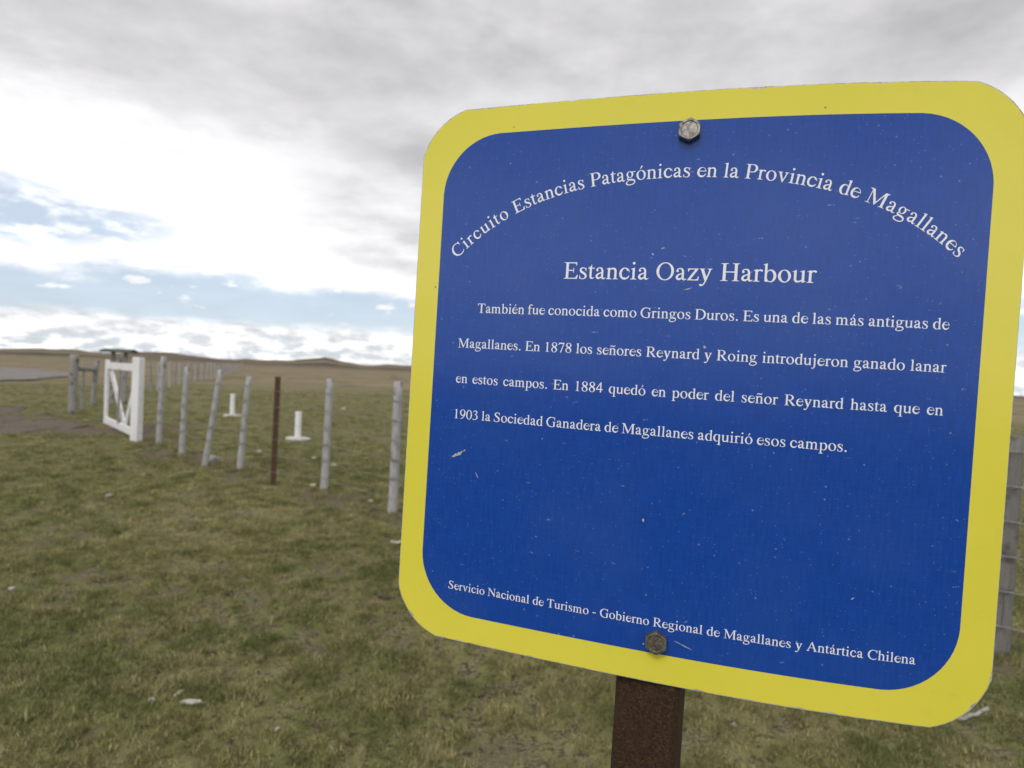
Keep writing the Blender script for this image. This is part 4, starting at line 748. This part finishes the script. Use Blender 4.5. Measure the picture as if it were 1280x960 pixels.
# ------------------------------------------------------------------ round timber
def log_mesh(h, r, seed, sides=12, flat_top=True, bend=.01, z0=-.3, taper=.12):
    g = random.Random(seed); vs = []; fs = []; n = 14; off = [g.uniform(-.12, .12) for _ in range(sides)]; bx, by = g.uniform(-bend, bend), g.uniform(-bend, bend)
    for k in range(n):
        u = k / (n - 1); z_ = z0 + (h - z0) * u
        for i in range(sides):
            a = i / sides * 6.2832; rr = r * (1 - taper * u) * (1 + off[i] + g.uniform(-.05, .05))
            dz = g.uniform(-.006, .006) if k == n - 1 else 0
            vs.append((rr * math.cos(a) + bx * math.sin(u * 3.14), rr * math.sin(a) + by * math.sin(u * 3.14), z_ + dz))
    for k in range(n - 1):
        for i in range(sides): a = k * sides + i; b = k * sides + (i + 1) % sides; fs.append((a, b, b + sides, a + sides))
    vs.append((vs[-1][0] - r * .8, 0, h + .006)); c = len(vs) - 1; b0 = (n - 1) * sides
    vs[c] = (sum(vs[b0 + i][0] for i in range(sides)) / sides, sum(vs[b0 + i][1] for i in range(sides)) / sides, h + .008)
    for i in range(sides): fs.append((b0 + i, b0 + (i + 1) % sides, c))
    return vs, fs
def tube(pts, r, sides=5):
    vs = []; fs = []
    for k, p in enumerate(pts):
        a = Vector(pts[max(k - 1, 0)]); b = Vector(pts[min(k + 1, len(pts) - 1)]); t = (b - a).normalized()
        u = t.cross(Vector((0, 0, 1))); u = u.normalized() if u.length > 1e-4 else Vector((1, 0, 0)); v = t.cross(u)
        for i in range(sides): an = i / sides * 6.2832; q = Vector(p) + u * r * math.cos(an) + v * r * math.sin(an); vs.append(tuple(q))
    for k in range(len(pts) - 1):
        for i in range(sides): a = k * sides + i; b = k * sides + (i + 1) % sides; fs.append((a, b, b + sides, a + sides))
    return vs, fs

# the near fence: (x, y, height, radius, top offset x, top offset y, kind)
POSTS = [(4.75, 1.62, 1.2, .045, .01, 0, 'wood'), (3.68, 2.40, 1.18, .043, .0, 0, 'wood'), (2.59, 3.17, 1.13, .050, .02, 0, 'slab'), (1.68, 3.80, 1.2, .043, .01, 0, 'wood'),
         (.78, 4.42, 1.2, .042, -.01, 0, 'wood'), (-.12, 5.06, 1.2, .043, .02, 0, 'wood'), (-1.06, 5.70, 1.23, .043, .005, 0, 'wood'), (-1.97, 6.58, 1.21, .040, .02, 0, 'wood'),
         (-2.62, 6.85, 1.22, .030, .01, 0, 'steel'), (-3.31, 7.57, 1.16, .038, .06, .02, 'wood'), (-3.84, 7.74, 1.24, .038, .15, .03, 'wood'), (-4.60, 8.63, 1.24, .042, .03, 0, 'wood'), (-5.52, 9.66, 1.37, .044, .03, 0, 'wood')]
fence = empty('wire_fence', (-1.06, 5.70, hz(-1.06, 5.70)))
tag(fence, 'near wire fence of pale leaning posts running from the white gate behind the sign', 'fence')
FO = Vector(fence.location); LEVELS = [.16, .34, .52, .70, .88, 1.06]
plabels = {8: 'rusty brown steel post', 10: 'wooden post leaning strongly to the right', 2: 'broad weathered slab post with wire wrapped round it'}
tops = []
for k, (px, py, h, r, tx, ty, kd) in enumerate(POSTS):
    g = hz(px, py)
    if kd == 'steel':
        vs, fs = box_section(.058, .05, .004, -.3, h, 3); m_ = BROWNSTEEL; rz = .3
    else:
        vs, fs = log_mesh(h, r, 100 + k); m_ = POSTWOOD; rz = 0
        if kd == 'slab': vs = [(a * .9, b * .6, c) for a, b, c in vs]; m_ = DARKWOOD
    o = mesh_obj('post', vs, fs, m_, fence, smooth=(kd != 'steel')); o.location = Vector((px, py, g)) - FO
    if k in plabels: o['label'] = plabels[k]
    o.rotation_euler = (-math.atan2(ty, h), math.atan2(tx, h), rz)
    tops.append((px, py, g, h, r, tx, ty))
# ties: a loop of wire round each post at each strand
for li, L_ in enumerate(LEVELS):
    pts = []
    for k, (px, py, g, h, r, tx, ty) in enumerate(tops):
        f_ = L_ / h; q = Vector((px + tx * f_ - .65 * r, py + ty * f_ - .85 * r, g + L_)) - FO
        if pts:
            p0 = Vector(pts[-1])
            for u in (.25, .5, .75): pts.append(tuple(p0.lerp(q, u) + Vector((0, 0, -.012 * math.sin(math.pi * u)))))
        pts.append(tuple(q))
    q = Vector((-5.95, 9.83, hz(-6.03, 9.91) + L_)) - FO; pts.append(tuple(q))
    vs, fs = tube(pts, .0024); o = mesh_obj('wire', vs, fs, WIRE, fence, smooth=True)
    for k, (px, py, g, h, r, tx, ty) in enumerate(tops):
        if k == 2 or (k in (5, 6, 7, 9, 10, 11, 12) and (k * 7 + li * 5) % 3):
            f_ = L_ / h; sl = .62 if k == 2 else 1
            lp_ = [(px + tx * f_ + 1.12 * r * math.cos(a), py + ty * f_ + 1.12 * r * sl * math.sin(a), g + L_ + .006 * math.sin(a * 2 + k)) for a in np.linspace(0, 6.2832, 15)]
            vs, fs = tube([tuple(Vector(p) - FO) for p in lp_], .0022); mesh_obj('tie', vs, fs, WIRE, o, smooth=True)

# ------------------------------------------------------------------ gate and its post
def prism(a, b, w, th, side):
    """plank from a to b; w across its face, th thick along `side`"""
    a, b = Vector(a), Vector(b); t = (b - a).normalized(); s = Vector(side).normalized(); u = t.cross(s).normalized()
    vs = []; e = min(w, th) * .12
    for p in (a, b):
        for i, j in ((-1, -1), (1, -1), (1, 1), (-1, 1)):
            vs.append(tuple(p + u * i * w / 2 + s * j * th / 2))
    fs = [(0, 1, 2, 3), (7, 6, 5, 4), (0, 4, 5, 1), (1, 5, 6, 2), (2, 6, 7, 3), (3, 7, 4, 0)]
    return vs, fs
def bevel(o, w=.006):
    md = o.modifiers.new('bevel', 'BEVEL'); md.width = w; md.segments = 2; return o
HP = Vector((-6.03, 9.91, hz(-6.03, 9.91)))
gp_o = empty('gate_post', HP); tag(gp_o, 'thick white painted square post at the near end of the gate', 'post')
vs, fs = prism((0, 0, -.4), (0, 0, 1.37), .130, .130, (1, -.1, 0)); o = mesh_obj('shaft', vs, fs, WHITE, gp_o); bevel(o, .012)
vs, fs = prism((-.03, -.03, 1.372), (.03, .03, 1.372), .04, .01, (0, 0, 1))
gd = Vector((-8.22 + 5.98, 12.28 - 9.86, 0)); GL = 2.42; gd.normalize(); gn = Vector((gd.y, -gd.x, 0))
gate = empty('farm_gate', HP + gd * .14); gate.location.z = HP.z
tag(gate, 'white wooden farm gate with V bracing, hung on the thick white post', 'gate')
def gp3(u, z_, off=0): return tuple(gd * u + Vector((0, 0, z_)) + gn * off)
def member(name, u0, z0, u1, z1, w, th=.045, off=0, m=WHITE):
    vs, fs = prism(gp3(u0, z0, off), gp3(u1, z1, off), w, th, gn); return bevel(mesh_obj(name, vs, fs, m, gate), .005)
member('stile', 0, .08, 0, 1.27, .13); member('stile', GL, .08, GL, 1.30, .19)
member('top_rail', .055, 1.20, GL - .08, 1.19, .125, .044, .002, WHITE)
member('bottom_rail', .055, .135, GL - .08, .145, .12, .044, .002)
member('brace', GL - .10, 1.15, GL * .42, .19, .17, .030, .040); member('brace', .07, 1.15, GL * .36, .19, .14, .030, .040)
member('mid_stile', GL * .48, .187, GL * .48, 1.152, .07, .03, -.02, OLDWOOD)
for zz in (.36, .54, .72, .90, 1.05):
    vs, fs = tube([gp3(.05, zz, -.02), gp3(GL - .05, zz, -.02)], .003); mesh_obj('wire', vs, fs, WIRE, gate, smooth=True)
for zz in (.25, 1.08):
    vs, fs = prism(gp3(-.05, zz, .03), gp3(.45, zz, .03), .04, .008, gn); mesh_obj('hinge_strap', vs, fs, WIRE, gate)

# ------------------------------------------------------------------ braced strainer posts beyond the gate
b0 = Vector((-10.26, 14.41, hz(-10.26, 14.41))); b1 = Vector((-11.58, 17.04, hz(-11.58, 17.04)))
st_o = empty('brace_assembly', b0); tag(st_o, 'two stout grey timber posts joined by a rail, left of the gate', 'fence brace')
vs, fs = log_mesh(1.38, .098, 41, 14, bend=.012, taper=.05); o = mesh_obj('strainer_post', vs, fs, OLDWOOD, st_o, smooth=True); o.rotation_euler = (0, R_(-.3), 0)
o['label'] = 'thicker nearer post'
vs, fs = log_mesh(1.24, .080, 42, 12, bend=.02); o = mesh_obj('strainer_post', vs, fs, OLDWOOD, st_o, smooth=True); o.location = b1 - b0; o.rotation_euler = (0, R_(3), 0)
a_ = Vector((.0, .06, 1.07)); c_ = (b1 - b0) + Vector((.0, -.05, 1.0)); vs, fs = tube([tuple(a_), tuple(a_.lerp(c_, .5)), tuple(c_)], .065, 10)
o = mesh_obj('rail', vs, fs, OLDWOOD, st_o, smooth=True)
for zz in (.2, .5, .8):
    vs, fs = tube([(.0, -.09, zz), tuple(b1 - b0 + Vector((0, -.08, zz)))], .003); mesh_obj('wire', vs, fs, WIRE, st_o, smooth=True)
vs, fs = log_mesh(1.1, .03, 43, 8); o = mesh_obj('stay', vs, fs, OLDWOOD, st_o, smooth=True); o.location = (b1 - b0) * .42; o.location.z = 0

# ------------------------------------------------------------------ far fence running off across the plain
ff = empty('wire_fence', (-11.9, 17.9, hz(-11.9, 17.9)))
tag(ff, 'far fence of thin grey posts running off across the plain behind the gate', 'fence')
FF = [(-11.9, 17.9), (-14.3, 24.2), (-18.5, 34.7), (-27.5, 58.0), (-46, 104), (-66, 150)]
cum = [0]
for a, b in zip(FF[:-1], FF[1:]): cum.append(cum[-1] + math.dist(a, b))
protos = []
for k in range(4):
    vs, fs = log_mesh(1.22, .05, 200 + k, 8); me = bpy.data.meshes.new('post'); me.from_pydata(vs, [], fs); me.materials.append(POSTWOOD if k % 2 else OLDWOOD); me.polygons.foreach_set('use_smooth', [True] * len(me.polygons)); protos.append(me)
g_ = random.Random(77); dd_ = 0.3; fp = []
while dd_ < cum[-1]:
    fx = float(np.interp(dd_, cum, [p[0] for p in FF])); fy = float(np.interp(dd_, cum, [p[1] for p in FF])); fp.append((fx, fy)); dd_ += g_.uniform(1.5, 2.0) * (1 if dd_ < 60 else 2)
for k, (fx, fy) in enumerate(fp):
    o = bpy.data.objects.new('post', protos[k % 4]); COL.objects.link(o); o.parent = ff; o.location = Vector((fx, fy, hz(fx, fy))) - ff.location
    o.rotation_euler = (g_.uniform(-.03, .03), g_.uniform(-.04, .06), g_.random() * 6); o.scale = (1, 1, g_.uniform(.92, 1.06))
for L_ in (.3, .6, .9, 1.1):
    vs, fs = tube([tuple(Vector((fx, fy - .05, hz(fx, fy) + L_)) - ff.location) for fx, fy in fp], .003, 4); mesh_obj('wire', vs, fs, WIRE, ff, smooth=True)

# ------------------------------------------------------------------ green topped board beyond the gate
nb = empty('notice_board', (-11.53, 18.0, hz(-11.53, 18.0))); tag(nb, 'small board with dark green roof on pale legs, showing above the white gate', 'notice board')
for sx in (-.17, .20):
    vs, fs = prism((sx, 0, -.3), (sx, 0, 1.55), .09, .07, (0, 1, 0)); bevel(mesh_obj('leg', vs, fs, OLDWOOD, nb), .005)
vs = [(-.45, -.22, 1.55), (.45, -.22, 1.55), (.45, 0, 1.615), (-.45, 0, 1.615), (.45, .22, 1.55), (-.45, .22, 1.55), (-.45, -.22, 1.505), (.45, -.22, 1.505), (.45, 0, 1.57), (-.45, 0, 1.57), (.45, .22, 1.505), (-.45, .22, 1.505)]
fs = [(0, 1, 2, 3), (3, 2, 4, 5), (6, 9, 8, 7), (9, 11, 10, 8), (0, 6, 7, 1), (5, 4, 10, 11), (0, 3, 9, 6), (3, 5, 11, 9), (1, 7, 8, 2), (2, 8, 10, 4)]
mesh_obj('roof', vs, fs, GREEN, nb)
vs, fs = prism((-.125, 0, 1.24), (.155, 0, 1.24), .16, .02, (0, 1, 0)); mesh_obj('panel', vs, fs, POSTWOOD, nb)

# ------------------------------------------------------------------ white marker posts on round slabs
for k, (mx_, my_, h, lab) in enumerate(((-3.86, 11.18, .52, 'nearer short white pipe post on a round concrete slab, behind the brown fence post'), (-7.09, 15.64, .57, 'farther short white pipe post on a round slab, seen between the leaning fence posts'))):
    mk = empty('marker_post', (mx_, my_, hz(mx_, my_))); tag(mk, lab, 'marker post', 'white marker posts in the field')
    n = 20; g = random.Random(5 + k); vs = []; fs = []
    for zz, rr in ((-.12, .21), (.035, .215), (.05, .20)):
        for i in range(n): a = i / n * 6.2832; q = rr * (1 + .07 * math.sin(a * 3 + k) + g.uniform(-.03, .03)); vs.append((q * math.cos(a), q * math.sin(a), zz + (g.uniform(-.006, .006) if zz > 0 else 0)))
    for r_ in range(2):
        for i in range(n): a = r_ * n + i; b = r_ * n + (i + 1) % n; fs.append((a, b, b + n, a + n))
    vs.append((0, 0, .055)); fs += [(2 * n + i, 2 * n + (i + 1) % n, 3 * n) for i in range(n)]
    mesh_obj('slab', vs, fs, CONC, mk)
    vs = []; fs = []; n = 16; prof = [(.055, .04), (.055, h - .02), (.058, h - .02), (.058, h - .004), (.052, h), (.0, h)]
    for rr, zz in prof:
        for i in range(n): a = i / n * 6.2832; vs.append((max(rr, .001) * math.cos(a), max(rr, .001) * math.sin(a), zz))
    for r_ in range(len(prof) - 1):
        for i in range(n): a = r_ * n + i; b = r_ * n + (i + 1) % n; fs.append((a, b, b + n, a + n))
    mesh_obj('pipe', vs, fs, PVC, mk)

# ------------------------------------------------------------------ stones, dung, sticks
def stone_mat(name, c1, c2):
    m, t, b = mat(name); o = obj_coord(t); n = t.noise(o, 35, 6, .65); c = t.mix(t.ss(n, .35, .65), c1, c2)
    t.l.new(c, b.inputs['Base Color']); b.inputs['Roughness'].default_value = .9; t.l.new(t.bump(n, .5, .01), b.inputs['Normal']); return m
STONE = stone_mat('pale_stone', (.34, .31, .26), (.60, .57, .51)); GREY = stone_mat('grey_stone', (.20, .19, .165), (.42, .40, .36)); DUNG = stone_mat('dry_dung', (.030, .024, .018), (.075, .06, .045))
def rock(name, x_, y_, sx, sy, sz, m, label, cat, seed, group=None, rz=0):
    bm = bmesh.new(); bmesh.ops.create_icosphere(bm, subdivisions=3, radius=1); g = random.Random(seed); o3 = [g.uniform(0, 50) for _ in range(3)]
    cuts = [(Vector((g.gauss(0, 1), g.gauss(0, 1), g.gauss(0, 1))).normalized(), g.uniform(.55, .85)) for _ in range(9)]
    from mathutils import noise as mn
    for v in bm.verts:
        p = v.co.copy(); p += p * .25 * mn.noise(p * 1.4 + Vector(o3))
        for nrm, d_ in cuts:
            e = p.dot(nrm) - d_
            if e > 0: p -= nrm * e * .85
        p += p * .05 * mn.noise(p * 6 + Vector(o3)); v.co = Vector((p.x * sx, p.y * sy, p.z * sz))
    me = bpy.data.meshes.new(name); bm.to_mesh(me); bm.free(); me.materials.append(m)
    o = bpy.data.objects.new(name, me); COL.objects.link(o); o.location = (x_, y_, hz(x_, y_) + sz * .30); o.rotation_euler = (0, 0, rz); tag(o, label, cat, group); return o
SG = 'pale stones lying in the grass'
for i, (x_, y_, a, b, c, m_, lb) in enumerate((
    (-1.18, 2.35, .040, .018, .016, STONE, 'largest of three bone white stones in the foreground grass'),
    (-1.27, 2.43, .024, .015, .013, STONE, 'white stone chip just behind the largest foreground stone'),
    (-1.35, 2.37, .020, .014, .010, STONE, 'small flat white chip, leftmost of the three foreground stones'),
    (-3.93, 8.12, .10, .07, .09, GREY, 'grey stone lying at the foot of the strongly leaning fence post'),
    (-2.13, 6.73, .055, .045, .035, STONE, 'pale round stone just left of the fence post beside the brown one'),
    (-1.38, 6.17, .050, .045, .035, STONE, 'pale stone under the wires, left of the fence post beside the sign'),
    (-3.74, 9.18, .055, .045, .035, STONE, 'pale stone in the grass left of the brown steel post'),
    (-2.76, 8.72, .050, .040, .035, STONE, 'pale stone in the field below the nearer marker post'),
    (-2.32, 8.17, .045, .035, .030, STONE, 'small pale stone just behind the post right of the brown one'),
    (-5.30, 19.5, .10, .08, .06, STONE, 'distant pale stone far out in the field'),
    (-3.76, 5.78, .035, .03, .022, GREY, 'lone small grey green stone on the grass left of the fence'),
    (-2.82, 3.51, .022, .018, .013, STONE, 'tiny pale stone at the left edge of the grass'),
    (.92, 2.37, .012, .010, .009, STONE, 'tiny white pebble in the grass below the sign'),
    (-.80, 2.22, .016, .012, .008, STONE, 'tiny pale chip at the very bottom of the grass'))):
    rock('stone', x_, y_, a, b, c, m_, lb, 'stone', 300 + i, SG, rz=i * 1.3)
rock('dung', -1.59, 3.54, .030, .02, .014, DUNG, 'dark crumb of dung on the open grass left of the sign', 'dung', 401)
rock('dung', -.70, 3.60, .045, .024, .016, DUNG, 'long dark piece of dung beside the left edge of the sign', 'dung', 402)
def stick(x_, y_, ln, r, az_, label, seed, m=None):
    g = random.Random(seed); pts = []
    for k in range(6):
        u = k / 5 - .5; px = x_ + math.cos(az_) * ln * u + g.uniform(-.01, .01); py = y_ + math.sin(az_) * ln * u + g.uniform(-.01, .01); pts.append((px, py, hz(px, py) + r + .015))
    c = Vector(pts[2]); vs, fs = tube([tuple(Vector(p) - c) for p in pts], r, 7); fs.append(tuple(range(7))[::-1]); fs.append(tuple(range(35, 42)))
    o = mesh_obj('stick', vs, fs, m or STONE, smooth=True); o.location = c; tag(o, label, 'stick')
stick(-.80, 4.67, .13, .010, .1, 'pale bleached stick on the grass touching the left edge of the sign', 1)
stick(1.96, 2.52, .17, .008, .35, 'bleached stick below the lower right corner of the sign', 2, GREY)
